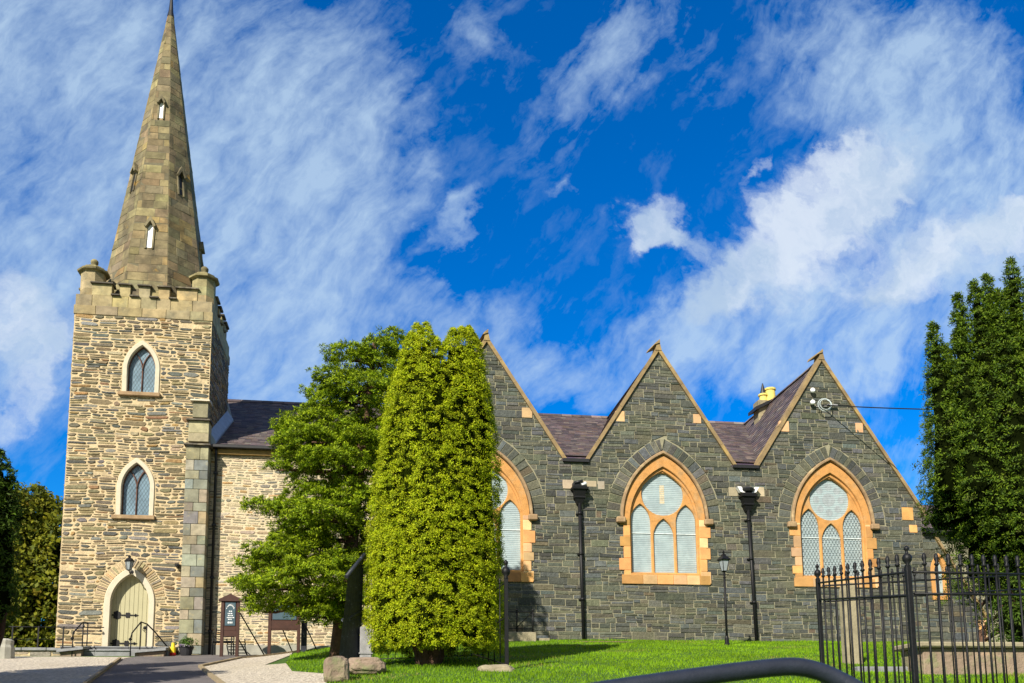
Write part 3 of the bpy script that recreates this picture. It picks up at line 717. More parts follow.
# valley gutters between the gables
for a, b in ((GC[0]+2.8, GC[1]-2.8), (GC[1]+2.8, GC[2]-2.8)):
    mb = MB(); mb.box(a-.05, b+.05, YF-.12, YF-.02, FT-.07, FT+.05); mb.build('valley_gutter', M['gutter'], church)
    mb = MB(); mb.hexa([(a-.1, YF-.02, FT-.02), (b+.1, YF-.02, FT-.02), (b+.1, YF+2, FT+1.1), (a-.1, YF+2, FT+1.1), (a-.1, YF-.02, FT+.04), (b+.1, YF-.02, FT+.04), (b+.1, YF+2, FT+1.25), (a-.1, YF+2, FT+1.25)], 0, (.07, .05, .08)); mb.build('valley_lead', M['slate'], church)
# ---- roofs
VL = Vector((0, 7.45, AP-FT)).length
mb = MB(); slates(mb, (-9.8, 30.8, FT), X, (0, 7.45, AP-FT), [(0, 0), (10.95, 0), (10.95, VL), (0, VL)], pal=PAL_R); slates(mb, (1.15, 30.8, FT), X, (0, 7.45, AP-FT), [(0, .5), (18.4, .5), (18.4, VL), (0, VL)], pal=PAL_R); mb.build('nave_roof', M['slate'], church)
mb = MB(); mb.poly([(19.6, 45.7, FT), (-9.8, 45.7, FT), (-9.8, 38.25, AP), (19.6, 38.25, AP)], 0, (.1, .08, .09)); mb.build('rear_roof', M['slate'], church)
mb = MB(); x = -9.8
while x < 19.6:
    l = .45; mb.hexa([(x, 38.1, AP-.05), (x+l-.01, 38.1, AP-.05), (x+l-.01, 38.4, AP-.05), (x, 38.4, AP-.05), (x, 38.2, AP+.08), (x+l-.01, 38.2, AP+.08), (x+l-.01, 38.3, AP+.08), (x, 38.3, AP+.08)], 0, palette(PAL_R)); x += l
mb.build('ridge_tiles', M['slate'], church)
for i, c in enumerate(GC):
    sl = Vector((2.8, 0, AP-FT)).length; up = Vector((2.8, 0, AP-FT))/sl
    mb = MB(); slates(mb, (c-2.8, YF+.1, FT), (0, -1, 0), up, [(0, 0), (0, sl), (-7.2, sl)], pal=PAL_R)
    e = 0 if i < 2 else 2.0
    upr = Vector((-up.x, 0, up.z)); O = Vector((c+2.8, YF+.1, FT))-upr*e
    slates(mb, O, (0, 1, 0), upr, [(0, 0), (7.2, sl+e), (0, sl+e)] if i < 2 else [(0, 0), (2.0, 0), (7.2, sl+e), (0, sl+e)], pal=PAL_R)
    mb.build('gable_roof', M['slate'], church)
    mb = MB(); y = YF+.3
    while y < 38.2:
        mb.hexa([(c-.13, y, AP-.06), (c+.13, y, AP-.06), (c+.13, y+.44, AP-.06), (c-.13, y+.44, AP-.06), (c-.03, y, AP+.07), (c+.03, y, AP+.07), (c+.03, y+.44, AP+.07), (c-.03, y+.44, AP+.07)], 0, palette(PAL_R)); y += .45
    mb.build('ridge_tiles', M['slate'], church)
# ---- pale nave wall
cells = bands(-5.67, 3.15, 1.1, 9.85, (.15, .30), (.3, 1.1), (.06, .13), (.16, .55))
mb = MB(); backing(mb, (0, YF, 0), X, Z, [[(-5.67, 2.4), (1.1, 2.4), (1.1, 9.97), (-5.67, 9.97)]], [])
best_stones(mb, YF, cells, [[(-5.67, 3.15), (1.1, 3.15), (1.1, 9.85), (-5.67, 9.85)]], [], PAL_N, joint=.034, proud=(.004, .022), bev=.02, jit=.012, rag=.6, wave=.03)
mb.build('nave_wall', [M['mortar_pale'], M['tstone']], church)
mb = MB(); mb.box(-5.6, 1.1, YF-.05, YF+.02, 2.4, 3.17, bev=.01); mb.build('plinth', M['cement'], church)
mb = MB(); mb.box(-5.5, 1.2, 30.66, 30.80, 9.86, 9.98, bev=.02); mb.build('gutter', M['gutter'], church)
mb = MB(); mb.box(-5.5, 1.2, 30.86, 30.99, 9.70, 9.86); mb.build('eaves_board', M['soffit'], church)
mb = MB(); mb.tube([(-5.40, 30.8, 9.9), (-5.40, 30.86, 9.6), (-5.40, 30.92, 9.3), (-5.40, 30.92, 2.7)], .045, 8)
for z in (3.6, 5.4, 7.2, 9.0): mb.box(-5.47, -5.33, 30.86, 31.0, z, z+.06)
mb.build('downpipe', M['gutter'], church)
# body closing walls
mb = MB(); mb.poly([(-9.7, 45.6, 2.), (-9.7, 34., 2.), (-9.7, 34., 11.5), (-9.7, 38.25, AP-.1), (-9.7, 45.6, FT)]); mb.poly([(19.5, 33, 2.), (19.5, 45.6, 2.), (19.5, 45.6, FT), (19.5, 38.25, AP-.1), (19.5, 31.3, FT+.1)]); mb.poly([(19.5, 45.6, 2.), (-9.7, 45.6, 2.), (-9.7, 45.6, FT), (19.5, 45.6, FT)])
mb.poly([(20.6, 31., 2.), (20.6, 33.6, 2.), (20.6, 33.6, 9), (20.6, 31., 8.4)])
mb.build('rear_wall', M['mortar_grey'], church)
# lower east wing with its own roof
wr = W(925, 505, 35.2); we = W(925, 533, 31.9); wv = Vector((0, 35.2-31.8, wr.z-we.z))
mb = MB(); slates(mb, (19.7, 31.8, we.z), X, wv, [(0, 0), (8, 0), (8, wv.length), (0, wv.length)], pal=PAL_R); mb.poly([(27.7, 38.6, we.z), (19.7, 38.6, we.z), (19.7, 35.2, wr.z), (27.7, 35.2, wr.z)], 0, (.1, .08, .09)); mb.build('wing_roof', M['slate'], church)
mb = MB(); mb.box(20.4, 27.5, 31.95, 38.4, 2., we.z-.02); mb.build('wing_wall', M['mortar_grey'], church)
mb = MB(); mb.box(20.7, 27.7, 31.68, 31.82, we.z-.08, we.z+.05); mb.build('gutter', M['gutter'], church)
# ---- lower east part beside the third gable: sloping-topped wall with a lancet
q0 = W(933, 541, 31.1); q1 = W(979, 620, 31.1)
mb = MB(); low = [(20.6, 2.9), (q1.x+.25, 2.9), (q1.x+.25, q1.z), (q0.x, q0.z+.2), (20.6, q0.z+.4)]
ol = arch(W(939, 575, 31.1).x, W(939, 572, 31.1).z, .19, .55, 6, zb=W(939, 596, 31.1).z)
backing(mb, (0, 31.1, 0), X, Z, [low], [ol]); cells = bands(20.6, 2.9, 24.5, 8.5, (.22, .40), (.45, 1.5), (.12, .26), (.30, .95)); best_stones(mb, 31.1, cells, [low], [ol], PAL_G, joint=.016, proud=(.01, .03))
mb.box(q1.x+.2, q1.x+.25, 31.1, 33.5, 2.9, q1.z); mb.build('east_wall', [M['mortar_grey'], M['rubble']], church)
lw = plate('window', [arch(W(939, 575, 31.1).x, W(939, 572, 31.1).z, .36, .72, 8, zb=W(939, 600, 31.1).z), arch(W(939, 575, 31.1).x, W(939, 572, 31.1).z, .19, .55, 8, zb=W(939, 596, 31.1).z)], 31.04, 31.25, M['orange'], church, .012)
mb = MB(); mb.poly([(x, 31.2, z) for x, z in ccw(ol)]); mb.build('glazing', M['pale_glass'], lw)
mb = MB(); dl = Vector((q1.x+.28-q0.x, 0, q1.z-q0.z-.15)); nr = Vector((-dl.z, 0, dl.x)).normalized()
a = Vector((q0.x, 0, q0.z+.2)); b = Vector((q1.x+.3, 0, q1.z)); P = [a, b, b+nr*.10, a+nr*.10]
mb.hexa([(P[0].x, 31., P[0].z), (P[1].x, 31., P[1].z), (P[1].x, 33., P[1].z), (P[0].x, 33., P[0].z), (P[3].x, 31., P[3].z), (P[2].x, 31., P[2].z), (P[2].x, 33., P[2].z), (P[3].x, 33., P[3].z)]); mb.build('coping', M['coping'], church)
mb = MB(); z = 3.
k = 0
while z < q1.z-.1:
    h = min(.36, q1.z-z); mb.box(q1.x+.25-(.42 if k % 2 else .28), q1.x+.27, 31.05, 31.3, z+.006, z+h-.006, 0, palette(PAL_O), bev=.01); z += h; k += 1
mb.build('jamb_stones', M['orangecol'], church)
# ---- chimney behind the third gable
qa = W(763, 395, 35.7); qb_ = W(769.5, 390, 35.7)
ch = MB(); ch.box(qa.x-.35, qb_.x+.45, 35.45, 36.0, 12.5, qa.z-.32, 0, (.3, .25, .15), bev=.02); chimney = ch.build('chimney', M['dressed'], church)
mb = MB(); mb.hexa([(qa.x-.55, 35.3, qa.z-.85), (qb_.x+.6, 35.3, qa.z-.1), (qb_.x+.6, 36.1, qa.z-.1), (qa.x-.55, 36.1, qa.z-.85), (qa.x-.55, 35.3, qa.z-.70), (qb_.x+.6, 35.3, qa.z+.03), (qb_.x+.6, 36.1, qa.z+.03), (qa.x-.55, 36.1, qa.z-.70)]); mb.build('flashing', M['gutter'], chimney)
mb = MB(); mb.lathe((qa.x, 35.7, qa.z-.5), [(.16, 0), (.16, .44), (.21, .45), (.21, .52), (.15, .54)], 14, sm=False); mb.build('chimney_pot', M['cream_pot'], chimney)
mb = MB(); mb.lathe((qa.x, 35.7, qa.z+.04), [(.13, 0), (.10, .15), (.03, .45), (.01, .5)], 10); mb.build('cowl', M['gutter'], chimney)
mb = MB(); mb.lathe((qb_.x+.02, 35.7, qb_.z-.55), [(.24, 0), (.21, .5), (.25, .52), (.25, .60), (.17, .60), (.17, .5)], 16); mb.build('chimney_pot', M['cream_pot'], chimney)
# ================= tower
TX0, TX1 = -10.13, -5.67; CT = 14.36
cxw = -7.90
w1o = arch(cxw, 12.50, .45, .84, 8, zb=11.66); w2o = arch(cxw, 8.38, .45, .84, 8, zb=7.42); do = arch(cxw-.02, 4.50, .62, .99, 8, zb=2.4)
def grow(cx, zs, a, h, d, zb): return arch(cx, zs, a, h, 7, zb=zb, d=d)
cells = bands(TX0, 2.4, TX1, CT, (.14, .30), (.35, 1.3), (.07, .15), (.18, .75))
mb = MB(); R0 = [(TX0, 2.4), (TX1, 2.4), (TX1, CT), (TX0, CT)]
backing(mb, (0, YT, 0), X, Z, [R0], [w1o, w2o, do])
best_stones(mb, YT, cells, [R0], [grow(cxw, 12.5, .45, .84, .16, 11.55), grow(cxw, 8.38, .45, .84, .16, 7.3), grow(cxw-.02, 4.5, .62, .99, .50, 4.5), [(cxw-.82, 2.), (cxw+.78, 2.), (cxw+.78, 4.6), (cxw-.82, 4.6)]], PAL_T, joint=.034, proud=(.008, .034), bev=.016, jit=.012, rag=.6, skip=.02, wave=.03)
PAL_V = [((.40, .32, .19), 3), ((.32, .26, .16), 2), ((.48, .33, .17), 1.5), ((.26, .23, .17), 1)]
voussoirs(mb, cxw-.02, 4.5, .62, .99, .17, .52, YT, 20, PAL_V, joint=.03, proud=(.01, .03))
mb.build('tower_wall', [M['mortar_cream'], M['tstone']], church)
D_ = TB-YT
for (O, U, nm) in (((TX1, YT, 0), (0, 1, 0), 'tower_wall'), ((TX0, TB, 0), (0, -1, 0), 'tower_wall'), ((TX1, TB, 0), (-1, 0, 0), 'tower_wall')):
    wlen = D_ if U[1] else TX1-TX0
    cells = bands(0, 2.4, wlen, CT, (.14, .30), (.35, 1.3), (.07, .15), (.18, .75))
    mb = MB(); nn = Vector(U).cross(Vector(Z)); R1 = [(0, 2.4), (wlen, 2.4), (wlen, CT), (0, CT)]
    stones(mb, O, U, Z, nn, cells, [R1], [], PAL_T, joint=.03, proud=(.008, .03), bev=.016, jit=.010, rag=.4)
    mb.build(nm, [M['mortar_cream'], M['tstone']], church)
# string course + parapet
PAL_B = [((.31, .255, .135), 3), ((.26, .215, .125), 3), ((.36, .285, .14), 1.5), ((.35, .24, .10), .15)]
def band(z0, z1, o, nm, mt, lr=(.4, .8), pal=PAL_B, th=.3):
    mb = MB(); x0, x1, y0, y1 = TX0-o, TX1+o, YT-o, TB+o
    for (a, b, fx) in ((x0, x1, 0), (x0, x1, 1), (y0, y1, 2), (y0, y1, 3)):
        t = a if fx < 2 else a+th
        e = b if fx < 2 else b-th
        while t < e-.01:
            l = min(random.uniform(*lr), e-t); l = l if e-t-l > .15 else e-t; j = .004; c = palette(pal)
            if fx == 0: mb.box(t+j, t+l-j, y0, y0+th, z0, z1, 0, c, bev=.012)
            elif fx == 1: mb.box(t+j, t+l-j, y1-th, y1, z0, z1, 0, c, bev=.012)
            elif fx == 2: mb.box(x0, x0+th, t+j, t+l-j, z0, z1, 0, c, bev=.012)
            else: mb.box(x1-th, x1, t+j, t+l-j, z0, z1, 0, c, bev=.012)
            t += l
    mb.build(nm, mt, church)
band(CT-.02, CT+.30, .035, 'string_course', M['dressed'], th=.45)
band(CT+.30, 15.06, .0, 'parapet', M['dressed'])
PC = {'z': 15.46}
merl = [(-9.62, -8.98), (-8.72, -8.38), (-8.10, -7.74), (-7.46, -7.10), (-6.86, -6.18)]
capm = mat('parapet_cap_stone', (.075, .065, .05), rough=.9, nscale=4, namp=.4, bump=.01, stain_or_sheen=[(3, .5, .65, (.30, .26, .17), .6)])
for (a, b) in merl:
    for y in (YT, TB-.28):
        mb = MB(); mb.box(a, b, y, y+.28, 15.05, PC['z'], 0, palette(PAL_B), bev=.01); me_ = mb.build('merlon', M['dressed'], church)
        mb = MB(); mb.hexa([(a-.05, y-.09, PC['z']), (b+.05, y-.09, PC['z']), (b+.05, y+.37, PC['z']), (a-.05, y+.37, PC['z']), (a-.04, y-.07, PC['z']+.05), (b+.04, y-.07, PC['z']+.05), (b+.04, y+.28, PC['z']+.10), (a-.04, y+.28, PC['z']+.10)]); mb.build('cap', capm, me_)
gaps = [(merl[i][1], merl[i+1][0]) for i in range(4)]
for a, b in gaps:
    for y in (YT, TB-.28):
        mb = MB(); mb.hexa([(a-.01, y-.09, 15.06), (b+.01, y-.09, 15.06), (b+.01, y+.37, 15.06), (a-.01, y+.37, 15.06), (a-.01, y-.07, 15.11), (b+.01, y-.07, 15.11), (b+.01, y+.28, 15.14), (a-.01, y+.28, 15.14)]); mb.build('parapet_cap', capm, church)
mby = [(31.25, 31.7), (31.97, 32.32), (32.6, 32.95), (33.2, 33.7)]
for i in range(3):
    for x in (TX1-.28, TX0): mb = MB(); mb.box(x-.08, x+.36, mby[i][1]+.06, mby[i+1][0]-.06, 15.06, 15.12); mb.build('parapet_cap', capm, church)
for (a, b) in mby:
    for x in (TX1-.28, TX0):
        mb = MB(); mb.box(x, x+.28, a, b, 15.05, PC['z'], 0, palette(PAL_B), bev=.01); me_ = mb.build('merlon', M['dressed'], church)
        mb = MB(); mb.box(x-.09, x+.37, a-.05, b+.05, PC['z'], PC['z']+.08, bev=.02); mb.build('cap', capm, me_)
for (x, y) in ((TX0+.42, YT+.40), (TX1-.38, YT+.40), (TX0+.42, TB-.40), (TX1-.42, TB-.40)):
    if y > 32:      # the far pair is lower, plain stumps
        mb = MB(); mb.lathe((x, y, CT+.3), [(.36, 0), (.36, .9), (.42, .92), (.42, 1.0), (.2, 1.08)], 8, rot=R_(22.5), c=palette(PAL_B)); mb.build('turret', M['dressed'], church); continue
    mb = MB()
    for k in range(4): mb.lathe((x, y, CT+.29+.325*k+.002), [(.40, 0), (.40, .321)], 8, rot=R_(22.5), c=palette(PAL_B))
    tu = mb.build('turret', M['dressed'], church)
    mb = MB(); mb.lathe((x, y, 15.95), [(.40, 0), (.52, .03), (.53, .09), (.47, .11), (.40, .13), (.39, .20), (.37, .20), (.22, .30), (.14, .34)], 8, rot=R_(22.5)); mb.build('cap', mat('turret_cap', (.16, .135, .07), rough=.9, nscale=4, namp=.4, bump=.01, stain_or_sheen=[(3, .45, .6, (.34, .29, .14), .7)]) if x < -8 else bpy.data.materials['turret_cap'], tu)
    mb = MB(); mb.lathe((x, y, 16.27), [(.09, 0), (.08, .05), (.13, .12), (.13, .19), (.08, .25), (.02, .27)], 10, sm=True); mb.build('finial', bpy.data.materials['turret_cap'], tu)
mb = MB(); mb.box(TX0+.2, TX1-.2, YT+.2, TB-.2, 14.7, 14.8); mb.build('tower_roof', M['lead'], church)
# ---- spire
SX, SY, SZ0, SZ1 = -7.93, (YT+TB)/2, 14.8, 28.05
sp = MB(); Rb = 1.62*(SZ1-SZ0)/(SZ1-16.3)      # flat radius at base
ztop = 27.3
ring = lambda z, k, e=0.0: Vector((SX+(Rb+e)*(SZ1-z)/(SZ1-SZ0)/math.cos(R_(22.5))*math.cos(R_(22.5+45*k)), SY+(Rb+e)*(SZ1-z)/(SZ1-SZ0)/math.cos(R_(22.5))*math.sin(R_(22.5+45*k)), z))
for k in range(8):
    a0, a1 = ring(SZ0, k), ring(SZ0, k+1); t0, t1 = ring(ztop, k), ring(ztop, k+1)
    U = (a1-a0).normalized(); O = (a0+a1)/2; V = ((t0+t1)/2-O).normalized(); nn = U.cross(V); wb = (a1-a0).length/2; wt = (t1-t0).length/2; L = ((t0+t1)/2-O).length
    R1 = [(-wb, 0), (wb, 0), (wt, L), (-wt, L)]
    cells = rows(-wb, 0, wb, L, (.26, .36), (.35, .75))
    stones(sp, O, U, V, nn, cells, [R1], [], PAL_S, joint=.008, proud=(.003, .010), bev=.006, jit=.003)
spo = sp.build('spire', [M['mortar_dark'], M['spire']], church)
mb = MB(); mb.lathe((SX, SY, ztop), [(.125, 0), (.13, .03), (.085, .25), (.055, .7), (.02, 1.25), (.005, 1.5)], 8, rot=R_(22.5)); mb.build('spire_tip', M['gutter'], spo)
def slit(k, zc, h, w, white):
    """narrow pointed opening with a little hood on spire face k"""
    a0, a1 = ring(zc-h/2, k), ring(zc-h/2, k+1); b0, b1 = ring(zc+h/2, k), ring(zc+h/2, k+1)
    O = (a0+a1)/2; U = (a1-a0).normalized(); V = ((b0+b1)/2-O).normalized(); nn = U.cross(V)
    P3 = lambda u, v, d: O+U*u+V*v+nn*d
    f = MB()
    def pr(poly, d0, d1, mi=0):
        b = len(f.v); n = len(poly); f.v += [tuple(P3(u, v, d1)) for u, v in poly]+[tuple(P3(u, v, d0)) for u, v in poly]
        f.face([b+i for i in range(n)], mi, (.2, .17, .1)); 
        for i in range(n): f.face([b+n+i, b+n+(i+1) % n, b+(i+1) % n, b+i], mi, (.2, .17, .1))
    pr([(-w, -.05), (-w*.62, -.05), (-w*.62, h*.85), (0, h+.02), (0, h+.2), (-w, h*.9)], 0, .05)
    pr([(w*.62, -.05), (w, -.05), (w, h*.9), (0, h+.2), (0, h+.02), (w*.62, h*.85)], 0, .05)
    pr([(-w*1.3, h*.86), (-w*.9, h*.80), (0, h+.06), (w*.9, h*.80), (w*1.3, h*.86), (0, h+.26)][::1], .02, .16)
    fo = f.build('slit_opening', M['spire'], spo)
    f = MB(); pr([(-w*.6, 0), (w*.6, 0), (w*.6, h*.85), (0, h), (-w*.6, h*.85)], -.01, .013); f.build('louvre', M['white'] if white else M['gutter'], fo)
slit(5, 17.55, .95, .15, True); slit(5, 22.9, .70, .12, True)
slit(6, 20.0, .85, .13, False); slit(4, 20.0, .85, .13, False); slit(5, 13, .1, .01, False) if False else None
for k in (0, 1, 2, 3, 7): slit(k, 17.6 if k % 2 else 20.0, .85, .13, False)
# ---- tower windows and door
def tower_window(zs, zb, gm):
    w = plate('window', [arch(cxw, zs, .45, .84, 14, zb=zb-.02, d=.15), arch(cxw, zs, .45, .84, 14, zb=zb+.02)], YT-.035, YT+.2, M['white_stone'], church, .015)
    mb = MB(); mb.poly([(x, YT+.17, z) for x, z in ccw(arch(cxw, zs, .46, .86, 10, zb=zb))]); mb.build('pane', gm, w)
    mb = MB(); r = .022
    mb.tube([(cxw, YT+.14, zb), (cxw, YT+.14, zs+.02)], r, 6)
    R = (.45**2+.84**2)/.9
    for s in (-1, 1):
        pts = []
        for i in range(9):
            t = i/8*.62; pts.append((cxw+s*(R-R*math.cos(t))*1.15, YT+.14, zs+R*math.sin(t)))
        mb.tube([p for p in pts if (p[2]-zs) < .84], r, 6)
        ol = arch(cxw, zs, .435, .82, 12, zb=zb+.03); 
    mb.tube([(x, YT+.14, z) for x, z in ol], .024, 6)
    mb.tube([(cxw-.43, YT+.14, zb+.03), (cxw+.43, YT+.14, zb+.03)], .028, 6); mb.build('frame', M['wood'], w)
    mb = MB(); ag = arch(cxw, zs, .45, .84, 10, zb=zb); H = halfs(ccw(ag)); k = -30
    for s in (-1, 1):
        for k in range(-20, 21):
            x = cxw+k*.11; dx = 1.1*s; l = math.hypot(dx, 1.9); nx, nz = 1.9/l*.004, -dx/l*.004
            c = clip_in([(x-dx/2-nx, zb-nz-.05), (x-dx/2+nx, zb+nz-.05), (x+dx/2+nx, zb+1.85+nz), (x+dx/2-nx, zb+1.85-nz)], H)
            if len(c) >= 3: mb.poly([(a, YT+.162-(s > 0)*.002, b) for a, b in ccw(c)])
    mb.build('lead_lattice', M['leadcame'], w)
    mb = MB(); mb.box(cxw-.70, cxw+.66, YT-.13, YT+.15, zb-.14, zb, bev=.02); mb.build('sill', M['dressed'] if False else M['hood'], w)
tower_window(12.50, 11.66, M['glassblue']); tower_window(8.38, 7.42, M['glassblue'])
dx_ = cxw-.02; DB = 2.98
dr = plate('door', [arch(dx_, 4.5, .62, .99, 16, zb=DB-.0)], YT+.26, YT+.32, M['door'], church)
mb = MB(); al = arch(dx_, 4.5, .62, .99, 12, zb=DB); H = halfs(ccw(al)); n = 9; wd_ = 1.24/n
for i in range(n):
    c = clip_in([(dx_-.62+i*wd_+.006, DB), (dx_-.62+(i+1)*wd_-.006, DB), (dx_-.62+(i+1)*wd_-.006, 5.6), (dx_-.62+i*wd_+.006, 5.6)], H)
    if len(c) >= 3: prism(mb, c, YT+.245, YT+.262)
mb.build('boards', M['door'], dr)
plate('door_surround', [arch(dx_, 4.5, .62, .99, 16, zb=2.7, d=.17), arch(dx_, 4.5, .62, .99, 16, zb=2.69)], YT-.05, YT+.30, M['white_stone'], dr, .02)
for z in (4.13, 3.20):
    mb = MB(); x0 = dx_-.60; y0, y1 = YT+.225, YT+.245
    prism(mb, [(x0, z-.025), (x0+.76, z-.018), (x0+.76, z+.018), (x0, z+.025)], y0, y1)
    for (u, v, r) in ((.10, .07, .05), (.10, -.07, .05), (.17, .10, .045), (.17, -.10, .045), (.23, .06, .05), (.23, -.06, .05), (.17, 0, .07), (.47, .045, .045), (.47, -.045, .045), (.53, .05, .04), (.53, -.05, .04), (.50, 0, .05)):
        prism(mb, circle(x0+u, z+v, r, 10), y0+random.uniform(-.003, .003), y1+.0)
    prism(mb, [(x0+.72, z-.055), (x0+.84, z), (x0+.72, z+.055)], y0, y1)
    mb.build('hinge', M['iron'], dr)
mb = MB(); mb.lathe((dx_+.45, YT+.245, 3.72), [(.055, 0), (.055, .01), (.03, .02)], 12, axis=NY); mb.tube([(dx_+.45+.05*math.cos(a/8*6.283), YT+.20, 3.66+.06*math.sin(a/8*6.283)) for a in range(9)], .009, 6); mb.tube([(dx_+.45, YT+.23, 3.75), (dx_+.45, YT+.19, 3.72)], .012, 6); mb.build('door_handle', M['iron'], dr)
# ---- buttress on the tower corner
mb = MB(); bx0, bx1 = -6.30, -5.57; z = 2.4; k = 0
while z < 9.82:
    h = min(random.uniform(.28, .46), 9.82-z)
    s = bx0+(.47 if k % 2 else .27)+random.uniform(-.03, .03)
    for a, b in ((bx0, s), (s, bx1)): mb.box(a+.005, b-.005, 30.44, 31.0, z+.005, z+h-.005, 0, palette(PAL_Q), bev=.012)
    z += h; k += 1
for (a, b, y, z0, z1) in ((-6.26, -5.60, 30.50, 9.98, 10.28), (-6.26, -5.60, 30.50, 10.28, 10.70), (-6.16, -5.66, 30.56, 10.84, 11.40)): mb.box(a, b, y, 31., z0, z1, 0, palette([((.35, .29, .18), 1), ((.30, .25, .16), 1)]), bev=.012)
bt = mb.build('buttress', M['dressed'], church)
for (a, b, y, z0) in ((bx0-.07, bx1+.07, 30.34, 9.82), (-6.33, -5.55, 30.40, 10.70), (-6.24, -5.60, 30.46, 11.40)):
    mb = MB(); mb.hexa([(a, y, z0), (b, y, z0), (b, 31.0, z0), (a, 31.0, z0), (a+.02, y+.03, z0+.06), (b-.02, y+.03, z0+.06), (b-.02, 31.0, z0+.16), (a+.02, 31.0, z0+.16)]); mb.build('weathering', M['dressed'] if False else M['white_stone'] if z0 > 11 else capm, bt)
# lead flashing where the nave roof meets the tower
mb = MB(); r0 = Vector((TX1+.02, 30.9, FT+.1)); r1 = Vector((TX1+.02, 34.4, FT+.1+3.5*.586))
for (off, w_, h_) in ((0, .22, .06),): mb.hexa([(r0.x, r0.y, r0.z-.1), (r0.x+w_, r0.y, r0.z-.1), (r1.x+w_, r1.y, r1.z-.1), (r1.x, r1.y, r1.z-.1), (r0.x, r0.y, r0.z+.42), (r0.x+w_, r0.y, r0.z+h_), (r1.x+w_, r1.y, r1.z+h_), (r1.x, r1.y, r1.z+.42)])
mb.hexa([(-5.67, 34.38, 11.9), (-5.3, 34.38, 11.9), (-5.3, 34.55, 11.9), (-5.67, 34.55, 11.9), (-5.67, 34.38, 12.9), (-5.5, 34.38, 12.3), (-5.5, 34.55, 12.3), (-5.67, 34.55, 12.9)])
mb.build('lead_flashing', M['lead'], church)
# ================================================================== trees
def unit(v): return v/np.maximum(1e-9, np.linalg.norm(v, axis=1, keepdims=True))
def leaves(name, C, Nr, rad, per, ls, pal, parent, up=.35, flat=0., tipc=None, width=.38, spread=.9, vary=.35):
    """leaf-sized faces in tufts: C centres, Nr outward directions, rad tuft radius"""
    n = len(C)*per; idx = np.repeat(np.arange(len(C)), per); c = C[idx]; nr = Nr[idx]; r = rad[idx][:, None]
    d = unit(nr*.75+unit(rng.normal(size=(n, 3)))*spread+np.array([[0, 0, up]])); k = rng.uniform(.35, 1., (n, 1))
    p = c+d*r*k*np.array([[1, 1, 1-flat]])
    q_ = unit(rng.normal(size=(n, 3))); q_ = q_-(q_*d).sum(1, keepdims=True)*d; ax = unit(unit(q_)+d*.35+np.array([[0, 0, .35*up]])+rng.normal(size=(n, 3))*.25); sd_ = unit(np.cross(d+rng.normal(size=(n, 3))*.35, ax))
    l = ls*rng.uniform(.6, 1.35, (n, 1)); w = l*width*rng.uniform(.7, 1.2, (n, 1))
    V = np.stack([p, p+ax*l*.5+sd_*w*.5, p+ax*l, p+ax*l*.5-sd_*w*.5], 1).reshape(-1, 3); F = np.arange(4*n).reshape(-1, 4)
    P = np.array([q for q, _ in pal]); wt = np.array([w_ for _, w_ in pal], float); wt /= wt.sum()
    ci = rng.choice(len(P), len(C), p=wt); lf = rng.choice(len(P), n, p=wt); mixv = .55
    col = P[ci][idx]*mixv+P[lf]*(1-mixv); col = col*(rng.uniform(1-vary, 1+vary, (len(C), 1))[idx])*rng.uniform(.8, 1.2, (n, 1))
    if tipc is not None:
        t = np.clip((k-.72)/.28, 0, 1)*.75; col = col*(1-t)+np.array([tipc])*t
    return npmesh(name, V, F, np.clip(col, .002, 1), M['leaf'], parent)
def limb(mb, pts, r0, r1, n=7):
    pts = [Vector(p) for p in pts]; out = [pts[0]]
    for i in range(len(pts)-1):
        for k in range(1, 4):
            q = pts[i].lerp(pts[i+1], k/3)
            if not (i == len(pts)-2 and k == 3): q += Vector((random.gauss(0, 1), random.gauss(0, 1), random.gauss(0, .6)))*(pts[i+1]-pts[i]).length*.035
            out.append(q)
    mb.tube(out, [r0+(r1-r0)*i/(len(out)-1) for i in range(len(out))], n)
